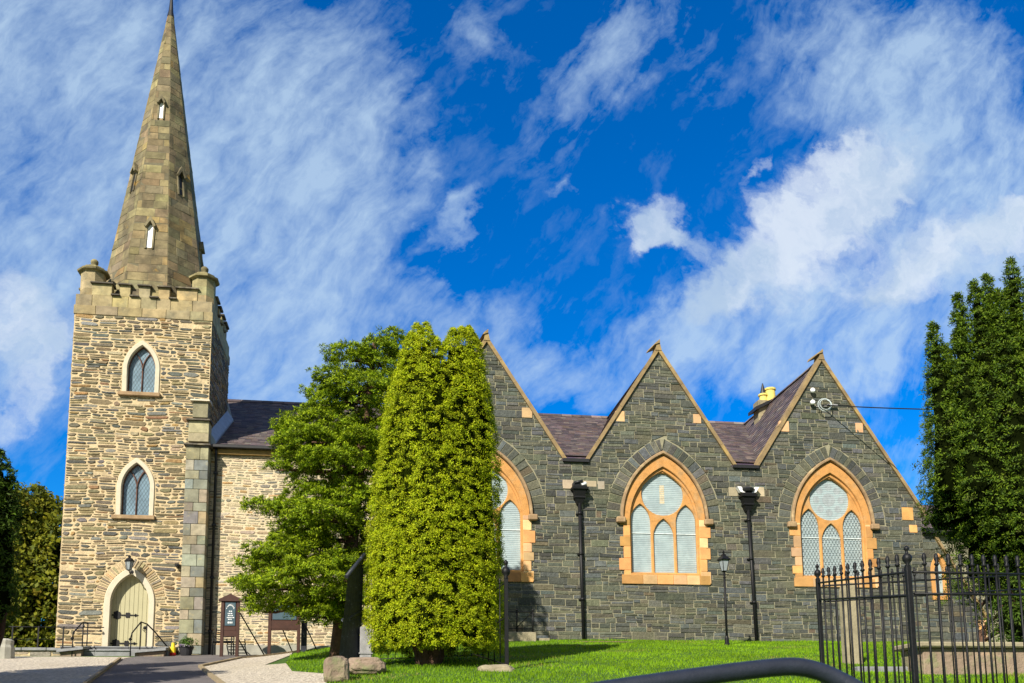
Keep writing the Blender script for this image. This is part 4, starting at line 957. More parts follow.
def columnar(name, label, cat, base, lobes, zb, pal, per, ls, tuft, dens, tipc=None, trunk=None, group=None, core='core', cshr=.74, groove=.86, stray=.04, ragged=.12, up=.35, width=.38, lumps=(2.2, 5.), tap=.55, tpow=2.0):
    """upright-shooted evergreen. lobes: (dx,dy at foot, dx,dy at top, radius, ztop)"""
    root = empty(name, base, label, cat, group); C = []; Nn = []; Rr = []; B = Vector(base)
    def cen(L, z): 
        t = min(1, max(0, (z-zb)/(L[5]-zb))); s = t**1.3; return L[0]+(L[2]-L[0])*s, L[1]+(L[3]-L[1])*s, t
    def prof(t): 
        f = 1.0 if t < tap else max(0, 1-((t-tap)/(1-tap))**tpow)**.72
        return f*(.80+.20*min(1, t/.08)) if t < .08 else f
    for L in lobes:
        zl0 = L[6] if len(L) > 6 else zb; H = L[5]-zl0; nn = int(dens*6.28*L[4]*H); ph = random.uniform(0, 6)
        for _ in range(nn):
            z = zl0+H*random.random()**.95; a = random.uniform(0, 6.2832); x0, y0, t = cen(L, z)
            lump = 1+ragged*(.4*math.sin(a*lumps[0]+z*1.7+ph)+.35*math.sin(a*lumps[1]-z*4.6+ph*2)+.35*math.sin(z*11+a*2+ph*3))+random.gauss(0, .035)+(random.uniform(.08, .28) if random.random() < stray else 0)
            r = L[4]*prof(t)*lump; x, y = x0+r*math.cos(a), y0+r*math.sin(a); hid = False
            for K in lobes:
                if K is L or z > K[5] or (len(K) > 6 and z < K[6]): continue
                kx, ky, kt = cen(K, z)
                if math.hypot(x-kx, y-ky) < K[4]*prof(kt)*(groove if t > .45 else .86): hid = True; break
            if hid: continue
            sl = .25+1.6*max(0, t-.6); C.append((base[0]+x, base[1]+y, z)); nv = Vector((math.cos(a), math.sin(a), sl)).normalized(); Nn.append(tuple(nv)); Rr.append(tuft*random.uniform(.65, 1.35)*(1-.35*max(0, t-.8)/.2))
    cr = leaves('crown', np.array(C), np.array(Nn), np.array(Rr), per, ls, pal, root, up=up, tipc=tipc, width=width)
    mb = MB()
    for L in lobes:
        rings = 10; n = 9; b = len(mb.v)
        for i in range(rings+1):
            zl0 = L[6] if len(L) > 6 else zb; z = zl0+.25+(L[5]-zl0-.7)*i/rings; x0, y0, t = cen(L, z); r = L[4]*prof(t)*cshr*(.3 if i == 0 else 1)
            for k in range(n): a = 6.2832*k/n; q = r*(1+.12*math.sin(a*3+z*2)); mb.v.append((base[0]+x0+q*math.cos(a), base[1]+y0+q*math.sin(a), z))
        for i in range(rings):
            for k in range(n): mb.face([b+i*n+k, b+i*n+(k+1) % n, b+(i+1)*n+(k+1) % n, b+(i+1)*n+k])
        mb.face([b+rings*n+k for k in range(n)]); mb.face([b+k for k in range(n)][::-1])
    mb.build('shade_core', M[core], cr)  # solid hull, coloured as the shade inside the crown
    mb = MB(); tr = trunk or .2
    for k in range(5):
        a = 6.28*k/5+.4; limb(mb, [(base[0]+tr*.7*math.cos(a), base[1]+tr*.7*math.sin(a), base[2]-.15), (base[0]+tr*1.0*math.cos(a), base[1]+tr*.9*math.sin(a), base[2]+.4), (base[0]+tr*2.4*math.cos(a), base[1]+tr*2.2*math.sin(a), zb+.9)], tr*.62, tr*.4)
    mb.tube([(base[0], base[1], base[2]-.15), (base[0], base[1], zb+.8)], [tr*1.15, tr*.7], 9); mb.build('trunk', M['bark'], root)
    return root
# golden yew
yb = gp(428, 664); Yy = yb.y; px2m = yb.length/FPX
def zpx(py, Y, px=430): return W(px, py, Y).z
xo = lambda px: W(px, 560, Yy).x-yb.x
GY = []
zt = lambda py, px=430: W(px, py, Yy).z
sc = px2m
GOLD = [((.28, .37, .006), 4), ((.37, .45, .008), 3), ((.16, .22, .006), 2.0), ((.45, .48, .010), 1.5), ((.20, .17, .03), .12)]
# foot offsets from pixel columns; tops narrower
for (pb, pt, r, top, dyb, dyt) in ((382, 391, 15, 440, -.1, .0), (385, 397, 14, 404, -.35, -.2), (391, 403, 14, 372, -.65, -.35), (402, 409, 14, 343, -.9, -.4), (413, 415, 13, 335, -1.1, -.5), (423, 424, 12, 338, -1.3, -.7), (434, 433, 12, 352, -1.3, -.7), (444, 443, 12, 356, -1.25, -.6), (453, 451, 13, 340, -1.1, -.5), (463, 460, 14, 337, -.95, -.4), (473, 468, 14, 334, -.7, -.3), (480, 474, 13, 338, -.45, -.1), (486, 480, 14, 372, -.15, .1), (489, 481, 13, 430, .2, .2), (470, 465, 22, 344, .7, .4), (430, 430, 26, 348, .9, .5), (400, 410, 22, 346, .6, .4), (408, 414, 26, 420, -.55, -.3), (456, 452, 26, 420, -.55, -.3), (432, 432, 38, 400, 0, 0)):
    GY.append((xo(pb), dyb, xo(pt), dyt, r*sc, zt(top, pt)))
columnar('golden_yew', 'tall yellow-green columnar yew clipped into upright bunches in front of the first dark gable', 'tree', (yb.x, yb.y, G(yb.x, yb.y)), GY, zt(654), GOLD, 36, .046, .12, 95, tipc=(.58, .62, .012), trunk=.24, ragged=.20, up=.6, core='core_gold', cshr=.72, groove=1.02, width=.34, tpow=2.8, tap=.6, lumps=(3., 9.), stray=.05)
# dark columnar yew at the right edge
rb = Vector((W(1012, 600, 20.5).x, 20.5, 0)); rb.z = G(rb.x, rb.y)
DK = [((.055, .11, .008), 4), ((.08, .145, .010), 3), ((.028, .055, .008), 2.6), ((.115, .18, .012), 1.4), ((.10, .08, .03), .15)]
xr = lambda px: W(px, 430, 20.5).x-rb.x
zr_ = lambda py, px: W(px, py, 20.5).z
s2 = rb.length/FPX
RY = []
for (pb, pt, r, top, dyb, dyt, ft) in ((948, 941, 14, 318, .0, 0, 500), (958, 950, 13, 333, -.8, -.6, 515), (964, 957, 14, 296, -.6, -.4, 520), (976, 970, 15, 287, -.9, -.6, 545), (986, 981, 14, 303, -1.3, -1.0, 570), (994, 988, 15, 277, -.5, -.4, 580), (1005, 1002, 15, 270, -1.0, -.8, 605), (1018, 1013, 15, 292, -1.5, -1.2, 625), (1024, 1021, 17, 272, -1.1, -.9, 630), (1050, 1045, 26, 265, -.9, -.7, 630), (1075, 1068, 28, 290, 0, 0, 630), (972, 965, 24, 330, .9, .6, 520), (1015, 1010, 40, 310, .9, .6, 600), (1045, 1045, 40, 300, 1.2, .8, 630)):
    RY.append((xr(pb), dyb, xr(pt), dyt, r*s2, zr_(top+9, pt), zr_(ft, pb)))
columnar('dark_yew', 'tall dark green yew with pointed shoots at the right edge behind the railings', 'tree', tuple(rb), RY, zr_(625, 1000), DK, 34, .075, .20, 30, tipc=(.20, .29, .012), trunk=.09, ragged=.34, stray=.07, up=.8, lumps=(3.1, 7.), tap=.35, tpow=1.6, width=.3)
# low spreading bush under it
def bushy(name, label, cat, base, blobs, pal, per, ls, tuft, n_per_m2, tipc=None, group=None, trunk=.12, limbs=True, inner=.72, deep=.2, lumpy=1., under=.45, up=.25, flat=.0, gap=0., width=.4, stem=None):
    root = empty(name, base, label, cat, group); C = []; Nn = []; Rr = []; core = MB(); tk = MB(); B = Vector(base)
    for (x, y, z, rx, ry, rz) in blobs:
        a_ = 4*math.pi*(((rx*ry)**1.6+(rx*rz)**1.6+(ry*rz)**1.6)/3)**(1/1.6); ph = random.uniform(0, 6)
        for _ in range(int(a_*n_per_m2)):
            d = Vector((random.gauss(0, 1), random.gauss(0, 1), random.gauss(0, 1))).normalized()
            lump = 1+lumpy*(.16*math.sin(d.x*5+ph)*math.sin(d.z*6+ph*2)+.12*math.sin(d.y*7-d.x*4+ph))+random.gauss(0, .05)
            if gap and math.sin(d.x*9+ph)*math.sin(d.z*11+d.y*8+ph) > 1-gap: continue
            if d.z < -.2 and random.random() < under: continue
            dep = 1 if random.random() > deep else random.uniform(.35, .9)
            p = Vector((x+d.x*rx*lump*dep, y+d.y*ry*lump*dep, z+d.z*rz*lump*dep)); hid = False
            for (x2, y2, z2, a2, b2, c2) in blobs:
                if (x2, y2, z2) == (x, y, z): continue
                if ((p.x-x2)/a2)**2+((p.y-y2)/b2)**2+((p.z-z2)/c2)**2 < .62: hid = True; break
            if hid: continue
            C.append(tuple(p)); Nn.append(tuple(Vector((d.x, d.y, d.z+.2)).normalized())); Rr.append(tuft*random.uniform(.6, 1.4))
        if inner > 0:
            bm = bmesh.new(); bmesh.ops.create_icosphere(bm, subdivisions=2, radius=1)
            for v in bm.verts: v.co = Vector((x+v.co.x*rx*inner*random.uniform(.8, 1.1), y+v.co.y*ry*inner*random.uniform(.8, 1.1), z+v.co.z*rz*inner*random.uniform(.75, 1.05)))
            core.addbm(bm)
        if limbs:
            s = stem(z) if stem else Vector((base[0], base[1], max(base[2]+.5, z-.8)))
            limb(tk, [s, s.lerp(Vector((x, y, z)), .5)+Vector((0, 0, .08)), (x, y, z)], trunk*.32, trunk*.10, 5)
    cr = leaves('crown', np.array(C), np.array(Nn), np.array(Rr), per, ls, pal, root, up=up, tipc=tipc, flat=flat, width=width)
    if inner > 0: core.build('shade_core', M['core'], cr)  # solid hull inside each blob, coloured dark in place of shade
    if stem:
        zt_ = max(b[2] for b in blobs); pts = [Vector((base[0], base[1], base[2]-.2))]+[stem(base[2]+(zt_-base[2])*k/6) for k in range(1, 7)]
        tk.tube(pts, [trunk*(1-.13*k) for k in range(7)], 10)
    else: limb(tk, [(base[0], base[1], base[2]-.2), (base[0], base[1], base[2]+.8)], trunk, trunk*.6)
    tk.build('trunk', M['bark'], root); return root
def pb(px, py, Y, rx, rz, ry=None):
    p = W(px, py, Y); s = p.length/FPX*.97; return (p.x, p.y, p.z, rx*s, (ry or rx)*s, rz*s)
CED = [((.12, .20, .006), 4), ((.17, .26, .006), 4), ((.07, .11, .008), 2), ((.23, .32, .008), 1.6)]
Yc = 24.2; cb = gp(336, 645); cb = Vector((W(338, 640, Yc).x, Yc, 0)); cb.z = G(cb.x, cb.y)
ced = [(393, 345, .3, 12, 14), (378, 352, 0, 16, 12), (350, 362, 0, 22, 13), (372, 372, .4, 26, 18), (336, 384, -.3, 20, 14), (362, 398, -.2, 34, 20), (395, 395, .6, 25, 25), (333, 404, .3, 20, 12),
       (292, 432, 0, 17, 9), (312, 442, -.5, 28, 14), (345, 430, .4, 30, 18), (365, 447, -.4, 32, 18), (300, 462, .2, 22, 12), (277, 470, 0, 10, 6), (335, 465, -.8, 28, 13), (390, 450, .5, 28, 25),
       (262, 508, 0, 14, 7), (288, 515, -.3, 22, 13), (315, 500, .2, 26, 13), (322, 520, -.9, 32, 15), (352, 505, -.2, 30, 20), (375, 515, .5, 30, 25), (300, 530, .5, 20, 10),
       (262, 568, 0, 22, 12), (250, 588, -.3, 17, 9), (285, 558, -.5, 30, 17), (278, 590, -1.0, 32, 16), (312, 580, -1.2, 36, 20), (318, 555, .3, 32, 18), (345, 575, -.4, 32, 26), (345, 600, -1.0, 26, 15), (300, 606, -.6, 28, 11), (372, 570, .4, 30, 30), (268, 603, -.3, 18, 8),
       (318, 425, .2, 26, 12), (352, 415, .3, 32, 16), (300, 448, .4, 26, 10), (325, 478, .5, 34, 14), (360, 478, .3, 32, 22), (345, 540, .4, 36, 20), (385, 370, .6, 22, 22), (320, 396, .4, 14, 10), (305, 545, .6, 30, 14), (280, 572, .5, 26, 14), (330, 612, .2, 22, 10), (262, 612, -.2, 14, 6), (318, 618, -.9, 22, 9), (350, 622, -.3, 18, 12)]
cbl = [pb(x, y, Yc+dy, rx*.96, rz*.84) for x, y, dy, rx, rz in ced]
stc = lambda z: Vector((cb.x+.55*max(0, (z-cb.z))/9*1.6, cb.y+.1, z))
bushy('spreading_conifer', 'dark and bright green conifer with layered drooping boughs in front of the pale nave wall', 'tree', tuple(cb), cbl, CED, 32, .080, .13, 108, tipc=(.42, .52, .010), trunk=.26, inner=0, up=.9, flat=.1, gap=.26, deep=.16, under=.85, lumpy=1.9, width=.30, stem=stc)
LG = [((.05, .10, .010), 4), ((.07, .13, .012), 3), ((.03, .06, .01), 2)]
bb = Vector((W(980, 600, 22.0).x, 22.0, 0)); bb.z = G(bb.x, bb.y)
bushy('low_yew', 'low spreading dark green bush under the tall yew in front of the east wing', 'bush', tuple(bb), [pb(942, 520, 22, 14, 16), pb(957, 515, 22.1, 18, 20), pb(982, 535, 21.7, 26, 24), pb(1008, 562, 21.5, 22, 28), pb(1030, 575, 21.5, 26, 30), pb(1018, 600, 21.8, 20, 28), pb(1045, 560, 21.5, 30, 40), pb(1014, 622, 20.0, 16, 22), pb(1032, 612, 19.9, 22, 34), pb(1055, 605, 19.9, 26, 38)], LG, 30, .085, .17, 30, tipc=(.11, .16, .015), trunk=.15)
# left edge dark column and broadleaf trees beyond the tower
lb = Vector((W(0, 640, 21).x-.28, 21, 0)); lb.z = G(lb.x, lb.y)
LY = [(-.1, 0, -.05, 0, .38, W(2, 452, 21).z), (.27, -.1, .17, -.1, .26, W(8, 462, 21).z), (-.5, .1, -.35, .1, .4, W(-8, 448, 21).z), (-.15, -.4, -.1, -.25, .35, W(-2, 458, 21).z)]
columnar('dark_yew', 'narrow dark green columnar yew at the left edge beside the low wall', 'tree', tuple(lb), LY, lb.z+1.0, DK, 26, .08, .14, 40, tipc=(.06, .10, .012), trunk=.14, ragged=.15, up=.6)
BR = [((.12, .14, .010), 3), ((.07, .095, .010), 4), ((.20, .20, .012), 2), ((.04, .06, .008), 2.5), ((.28, .19, .02), .6)]
for (Y, lst, lab) in ((41, [(22, 515, 20, 16), (38, 535, 22, 25), (15, 545, 22, 28), (50, 520, 16, 14), (30, 570, 28, 28), (8, 585, 24, 30), (45, 600, 26, 30), (20, 620, 26, 24), (62, 560, 18, 40), (75, 600, 18, 40), (30, 640, 40, 26), (60, 640, 30, 30), (5, 640, 30, 26)], 'leafy broadleaf tree with yellowing tips standing just left of the tower'),
                      (47, [(0, 525, 18, 20), (-12, 560, 26, 40), (30, 500, 14, 8), (-10, 610, 30, 40), (-35, 560, 30, 60)], 'rust-tinged broadleaf tree behind the dark column at the left edge')):
    b0 = Vector((W(lst[4][0], 620, Y).x, Y, 2.76)); 
    bushy('broadleaf_tree', lab, 'tree', tuple(b0), [pb(x, y, Y+random.uniform(-.8, .8), rx, rz) for x, y, rx, rz in lst], BR, 20, .20, .40, 11, tipc=(.24, .24, .012), trunk=.25, group='broadleaf trees left of the tower', width=.62, gap=.25, inner=.6)
# trees standing just out of view on the left, throwing the shade across the drive
for i, (x, y, h, lab) in enumerate(((-10.6, 16.6, 6.6, 'tall dark evergreen beside the drive, outside the left edge, nearest the tower'), (-8.6, 15.8, 6.3, 'tall dark evergreen beside the drive, outside the left edge, nearest the viewer'))):
    z0 = G(x, y); columnar('drive_evergreen', lab, 'tree', (x, y, z0), [(-.5, 0, -.4, 0, .9, z0+h), (.5, .2, .4, .1, .9, z0+h-.1), (0, -.5, 0, -.4, .8, z0+h-.05), (0, .6, 0, .5, .8, z0+h-.1)], z0+.4, DK, 8, .22, .3, 9, trunk=.2, group='evergreens beside the drive')
# ================================================================== entrance: steps, ramps, low wall, rails
dcx = cxw-.02
st = empty('entrance_steps', (dcx, 30., 2.7), 'low grey stone steps below the church door', 'steps')
for k, (y0, z0, z1, w) in enumerate(((29.35, 2.5, 2.84, 1.55), (29.72, 2.5, 2.98, 1.50))):
    mb = MB(); x = dcx-w-.25
    while x < dcx+w-.1:
        l = random.uniform(.8, 1.2); l = min(l, dcx+w-x); mb.box(x+.004, x+l-.004, y0, YT-.01 if k else 29.75, z1-.045, z1, 0, bev=.012); mb.box(x+.004, x+l-.004, y0+.04, YT-.02 if k else 29.74, z0, z1-.047); x += l
    mb.build('step', M['slab'], st)
def cheek(px0, px1, pyt, flip, label):
    a, b = W(px0, 650, 29.3), W(px1, 650, 29.3); zt0 = W((px0+px1)/2, pyt, 29.3).z
    r = empty('cheek_wall', ((a.x+b.x)/2, 29.4, 2.6), label, 'wall', 'cheek walls of the steps')
    mb = MB(); mb.hexa([(a.x+.08, 29.1, 2.4), (b.x-.08, 29.1, 2.4), (b.x-.08, 30.66, 2.4), (a.x+.08, 30.66, 2.4), (a.x+.08, 29.1, zt0-.24), (b.x-.08, 29.1, zt0-.18), (b.x-.08, 30.66, zt0-.05), (a.x+.08, 30.66, zt0-.05)]); 
    x = a.x+.1
    mb.build('rubble_core', M['boulder'], r)
    mb = MB(); mb.hexa([(a.x, 28.98, zt0-.25), (b.x, 28.98, zt0-.16), (b.x, 30.66, zt0+.03), (a.x, 30.66, zt0-.03), (a.x, 28.98, zt0-.17), (b.x, 28.98, zt0-.08), (b.x, 30.66, zt0+.11), (a.x, 30.66, zt0+.05)]); mb.build('coping_slab', M['slab'], r)
cheek(60, 86, 645, 1, 'sloping slate slab on a low stone cheek wall left of the door steps'); cheek(134, 168, 646, -1, 'sloping slate slab on a low stone cheek wall right of the door steps')
a, b = W(8, 650, 29.2), W(62, 650, 29.2)
lw_ = empty('low_wall', ((a.x+b.x)/2, 29.3, 2.5), 'low rubble wall with flat stone coping running left from the tower', 'wall')
mb = MB(); cells = bands(a.x-3, 2.3, b.x, 2.78, (.2, .26), (.4, .9), (.10, .2), (.2, .5)); stones(mb, (0, 29.2, 0), X, Z, NY, cells, [[(a.x-3, 2.3), (b.x, 2.3), (b.x, 2.78), (a.x-3, 2.78)]], [], PAL_N, joint=.03, rag=.3)
mb.box(a.x-3, b.x, 29.22, 29.55, 2.3, 2.76); mb.build('wall_face', [M['mortar_cream'], M['tstone']], lw_)
mb = MB(); x = a.x-3
while x < b.x-.05:
    l = min(random.uniform(.6, 1.), b.x-x); mb.box(x+.006, x+l-.006, 29.12, 29.62, 2.78, 2.86+random.uniform(0, .012), 0, bev=.012); x += l
mb.build('coping', M['slab'], lw_)
# stout post at the far left
p = W(5, 655, 27.6)
mb = MB(); mb.lathe((p.x, p.y, G(p.x, p.y)-.1), [(.26, 0), (.25, .42), (.21, .5), (.22, .62), (.12, .68)], 10, c=(.3, .28, .24)); tag(mb.build('stone_bollard', M['cement']), 'short round grey stone post at the left edge of the gravel', 'bollard')
# railing along the low wall
rl = empty('wall_railing', (a.x, 29.4, 2.86), 'thin dark metal railing on the low wall left of the tower', 'railing')
zr0 = W(50, 627, 29.4).z; xs = [a.x-2.6, a.x-.9, W(12, 640, 29.4).x, W(38, 640, 29.4).x, W(63, 640, 29.4).x]
mb = MB(); mb.tube([(xs[0], 29.4, zr0), (W(104, 629, 29.4).x, 29.4, zr0)], .016, 6); mb.tube([(xs[0], 29.4, zr0-.38), (xs[-1], 29.4, zr0-.38)], .009, 6); mb.build('rail', M['iron'], rl)
for x in xs: mb = MB(); mb.box(x-.018, x+.018, 29.382, 29.418, 2.85, zr0+.02); mb.build('post', M['iron'], rl)
# two handrails at the steps
def handrail(label, pts, posts, y=29.1):
    P = [W(px, py, Y) for px, py, Y in pts]; r = empty('handrail', tuple(P[0]), label, 'handrail', 'handrails at the church door')
    mb = MB(); mb.tube(P, .022, 8); q = P[-1]; mb.lathe((q.x-.02, q.y, q.z-.09), [(.01, 0), (.05, .03), (.05, .07), (.01, .1)], 8); mb.build('rail', M['iron'], r)
    for (px, py, Y) in posts: q = W(px, py, Y); mb = MB(); mb.tube([q, (q.x, q.y, G(q.x, q.y)-.02)], .018, 6); mb.build('post', M['iron'], r)
handrail('black handrail on the left side of the door steps', [(88, 623, 29.9), (84, 622, 29.7), (82, 623, 29.5), (73, 633, 29.0), (73, 637, 29.)], [(88, 623, 29.9), (83.5, 622, 29.7), (73, 636, 29.0)])
handrail('black handrail bent over the steps on the right side of the door', [(170, 650, 29.9), (155, 632, 29.9), (147, 624, 29.7), (141, 622, 29.5), (132, 633, 29.), (131, 638, 29.)], [(141, 622, 29.5), (147, 625, 29.8), (131, 636, 29.0), (170, 650, 29.9)])
mb = MB(); q = W(101, 631, 30.6); mb.tube([q, q+Vector((-.75, 0, 0))], .012, 6); mb.lathe(q, [(.04, 0), (.04, .05)], 8, axis=NY); tag(mb.build('wall_hook', M['iron']), 'small iron bracket on the tower wall left of the door', 'bracket')
q = W(178, 566, 30.66); mb = MB(); mb.box(q.x-.07, q.x+.07, YT-.22, YT-.01, q.z-.05, q.z+.05, bev=.01); mb.tube([(q.x, YT-.15, q.z), (q.x+.03, YT-.24, q.z-.02)], .03, 8); tag(mb.build('security_camera', M['iron']), 'small black camera box high on the tower wall right of the door', 'camera')
# wall lantern
q = W(129, 563, 30.25); L = empty('wall_lantern', (q.x, YT, q.z), 'small grey wall lantern fixed above the church door', 'lantern')
mb = MB(); mb.tube([(q.x, YT-.02, q.z-.22), (q.x, YT-.25, q.z-.32), (q.x, YT-.42, q.z-.24)], .018, 6); mb.lathe((q.x, YT-.03, q.z-.22), [(.07, 0), (.06, .03)], 10, axis=NY); mb.build('bracket', M['iron'], L)
mb = MB(); mb.lathe((q.x, YT-.42, q.z-.22), [(.075, 0), (.13, .27)], 6); mb.build('glass', M['lamp_glass'], L)
mb = MB(); mb.lathe((q.x, YT-.42, q.z+.05), [(.16, 0), (.165, .02), (.10, .10), (.04, .13), (.05, .17), (.01, .22)], 6)
for k in range(6): aa = 6.283*k/6; mb.tube([(q.x+.077*math.cos(aa), YT-.42+.077*math.sin(aa), q.z-.22), (q.x+.133*math.cos(aa), YT-.42+.133*math.sin(aa), q.z+.05)], .009, 4)
mb.lathe((q.x, YT-.42, q.z-.25), [(.03, 0), (.08, .03)], 6); mb.build('lamp_cap', M['iron'], L)
# red and yellow thing, planter
q = gp(173, 658); z = G(q.x, 29.6); bx = W(173, 650, 29.6).x
o = empty('hand_brush_pot', (bx, 29.6, z), 'small red and yellow plastic container on the ground beside the buttress', 'container')
mb = MB(); mb.lathe((bx, 29.6, z), [(.10, 0), (.09, .10)], 12); mb.build('pot_base', M['red'], o)
mb = MB(); mb.lathe((bx, 29.6, z+.10), [(.085, 0), (.095, .16), (.06, .17), (.05, .32)], 12); mb.build('pot_body', M['yellow'], o); o.name = 'plastic_container'
q = W(186, 652, 29.7); z = G(q.x, 29.7); o = empty('planter', (q.x, 29.7, z), 'dark round planter with a small green shrub by the buttress foot', 'planter')
mb = MB(); mb.lathe((q.x, 29.7, z), [(.16, 0), (.22, .25), (.24, .26), (.24, .3), (.20, .3), (.19, .22)], 14); mb.build('pot', M['planter'], o)
C = np.array([[q.x+random.gauss(0, .10), 29.7+random.gauss(0, .10), z+.38+random.gauss(0, .07)] for _ in range(60)]); leaves('plant', C, unit(C-np.array([[q.x, 29.7, z+.3]])), np.full(60, .08), 16, .06, [((.06, .13, .015), 1), ((.09, .18, .02), 1)], o)
C = np.array([[q.x+random.gauss(0, .12), 29.5+random.gauss(0, .04), z+.30] for _ in range(10)]); leaves('flowers', C, unit(C-np.array([[q.x, 29.7, z]])), np.full(10, .04), 8, .04, [((.35, .25, .5), 1), ((.6, .5, .6), 1)], o, width=.8)
# ================================================================== notice boards, bench
def notice(xl, xr_, zt_, zp0, zp1, Y, label, text, zb_, w=.10):
    r = empty('notice_board', ((xl+xr_)/2, Y, zb_), label, 'notice board', 'notice boards by the nave wall'); cx = (xl+xr_)/2
    for x in (xl, xr_): mb = MB(); mb.box(x-w/2, x+w/2, Y-w/2, Y+w/2, zb_-.1, zt_-.10, bev=.008); mb.build('post', M['sign_wood'], r)
    mb = MB(); mb.box(xl+w/2, xr_-w/2, Y-.035, Y+.035, zp0-.12, zp0, bev=.006); mb.box(xl+w/2, xr_-w/2, Y-.035, Y+.035, zp1, zp1+.08, bev=.006)
    mb.box(xl+w/2, xr_-w/2, Y-.02, Y+.03, zp0, zp1)
    prism(mb, [(xl+w/2, zp0-.42), (xl+w/2+.10, zp0-.22), (xr_-w/2-.10, zp0-.22), (xr_-w/2, zp0-.42), (xr_-w/2, zp0-.12), (xl+w/2, zp0-.12)][::1] if False else [(xl+w/2, zp0-.30), (xr_-w/2, zp0-.30), (xr_-w/2, zp0-.12), (xl+w/2, zp0-.12)], Y-.03, Y+.03); mb.build('frame', M['sign_wood'], r)
    mb = MB(); prism(mb, [(xl-.12, zt_-.10), (xr_+.12, zt_-.10), (xr_+.12, zt_-.04), (cx, zt_+.14), (xl-.12, zt_-.04)], Y-.10, Y+.10); prism(mb, [(xl-.16, zt_-.05), (cx, zt_+.13), (xr_+.16, zt_-.05), (xr_+.16, zt_), (cx, zt_+.19), (xl-.16, zt_)][::1], Y-.13, Y+.13) if False else None
    mb.build('gable_cap', M['sign_wood'], r)
    mb = MB(); mb.box(xl+w/2+.03, xr_-w/2-.03, Y-.045, Y-.022, zp0+.04, zp1-.04); pn = mb.build('panel', M['sign_panel'], r)
    return r, pn
xl, xr2 = W(222.5, 620, 29.2).x, W(238, 620, 29.2).x; zt1 = W(230, 594, 29.2).z; z0_ = G(xl, 29.2)
nb, pn = notice(xl, xr2, zt1-.14, W(230, 627, 29.2).z, W(230, 601, 29.2).z, 29.2, 'tall brown gabled notice board with blue-grey lettered panel by the nave wall', True, z0_)
mb = MB(); zc0, zc1 = W(230, 625, 29.2).z, W(230, 602.5, 29.2).z; H_ = zc1-zc0; xm = (xl+xr2)/2; wd2 = (xr2-xl)/2-.10; yt = 29.2-.05
for k in range(9):      # arched heading of separate letters
    aa = math.pi*(.16+.68*k/8); cxk, czk = xm+wd2*.92*math.cos(aa), zc1-.28+.2*math.sin(aa); mb.box(cxk-.012, cxk+.006, yt-.004, yt, czk-.03, czk+.03); mb.box(cxk-.012, cxk+.018, yt-.004, yt, czk+.012, czk+.03)
for i, (f, wl_) in enumerate(((.60, .3), (.50, .55), (.41, .5), (.32, .7), (.24, .45), (.10, .5))):
    x = xm-wd2*wl_
    while x < xm+wd2*wl_:
        l = random.uniform(.02, .05); hh = .016 if i < 5 else .028; mb.box(x, x+l, yt-.004, yt, zc0+H_*f-hh, zc0+H_*f+hh); x += l+.014
mb.build('lettering', M['sign_text'], pn)
def stay(r, a_, b_): mb = MB(); mb.tube([a_, b_], .022, 6); mb.build('stay', M['iron'], r)
q = W(240, 613, 29.35); e = W(265, 656, 30.3); stay(nb, q, (e.x, 30.2, G(e.x, 30.2)-.03)); q = W(239, 640, 29.35); e = W(249, 656, 30.2); stay(nb, q, (e.x, 30.0, G(e.x, 30.0)-.03))
xa, xb = W(270, 620, 29.2).x, W(299, 620, 29.2).x
nb2, pn2 = notice(xa, xb, W(284, 600, 29.2).z, W(284, 621, 29.2).z, W(284, 604, 29.2).z, 29.2, 'wide brown notice board half hidden under the conifer boughs', False, G(xa, 29.2))
mb = MB(); prism(mb, [(xa+.05, W(284, 629, 29.2).z), (xb-.05, W(284, 629, 29.2).z), (xb-.05, W(284, 621, 29.2).z), (xa+.05, W(284, 621, 29.2).z)], 29.16, 29.23); mb.build('apron', M['sign_wood'], nb2)
q = W(282, 628, 29.3); e = W(293, 653, 30.1); stay(nb2, q, (e.x, 30.1, G(e.x, 30.1)-.03)); q = W(304, 622, 29.3); e = W(317, 648, 30.1); stay(nb2, q, (e.x, 30.1, G(e.x, 30.1)-.03))
q = W(304, 640, 29.8); mb = MB(); mb.box(q.x-.09, q.x+.09, 29.7, 29.88, G(q.x, 29.8)-.1, W(304, 621, 29.8).z, bev=.02); tag(mb.build('timber_post', M['gate_timber']), 'thick dark square post beside the half hidden notice board', 'post')
# bench
qa_, qb2 = W(213, 655, 30.2), W(236, 655, 30.2); zb3 = G(qa_.x, 30.2)
bn = empty('bench', ((qa_.x+qb2.x)/2, 30.3, zb3), 'black slatted metal bench between the downpipe and the tall notice board', 'bench')
x0, x1 = qa_.x, qb2.x-.12
mb = MB()
for k in range(6): mb.tube([(x0+.05, 30.42+.035*k, zb3+.48+.075*k), (x1, 30.42+.035*k, zb3+.48+.075*k)], .016, 6)
mb.build('backrest', M['iron'], bn)
mb = MB()
for k in range(6): mb.tube([(x0+.03, 30.0+.075*k, zb3+.42), (x1, 30.0+.075*k, zb3+.42)], .016, 6)
mb.build('seat', M['iron'], bn)
for x in (x0+.02, x1):
    mb = MB(); mb.tube([(x, 29.95, zb3-.02), (x, 29.97, zb3+.42), (x, 29.99, zb3+.62), (x, 30.3, zb3+.63), (x, 30.44, zb3+.6)], .02, 6); mb.tube([(x, 30.48, zb3-.02), (x, 30.42, zb3+.45), (x, 30.62, zb3+.92)], .02, 6); mb.tube([(x, 29.97, zb3+.40), (x, 30.44, zb3+.40)], .02, 6); mb.build('side_frame', M['iron'], bn)
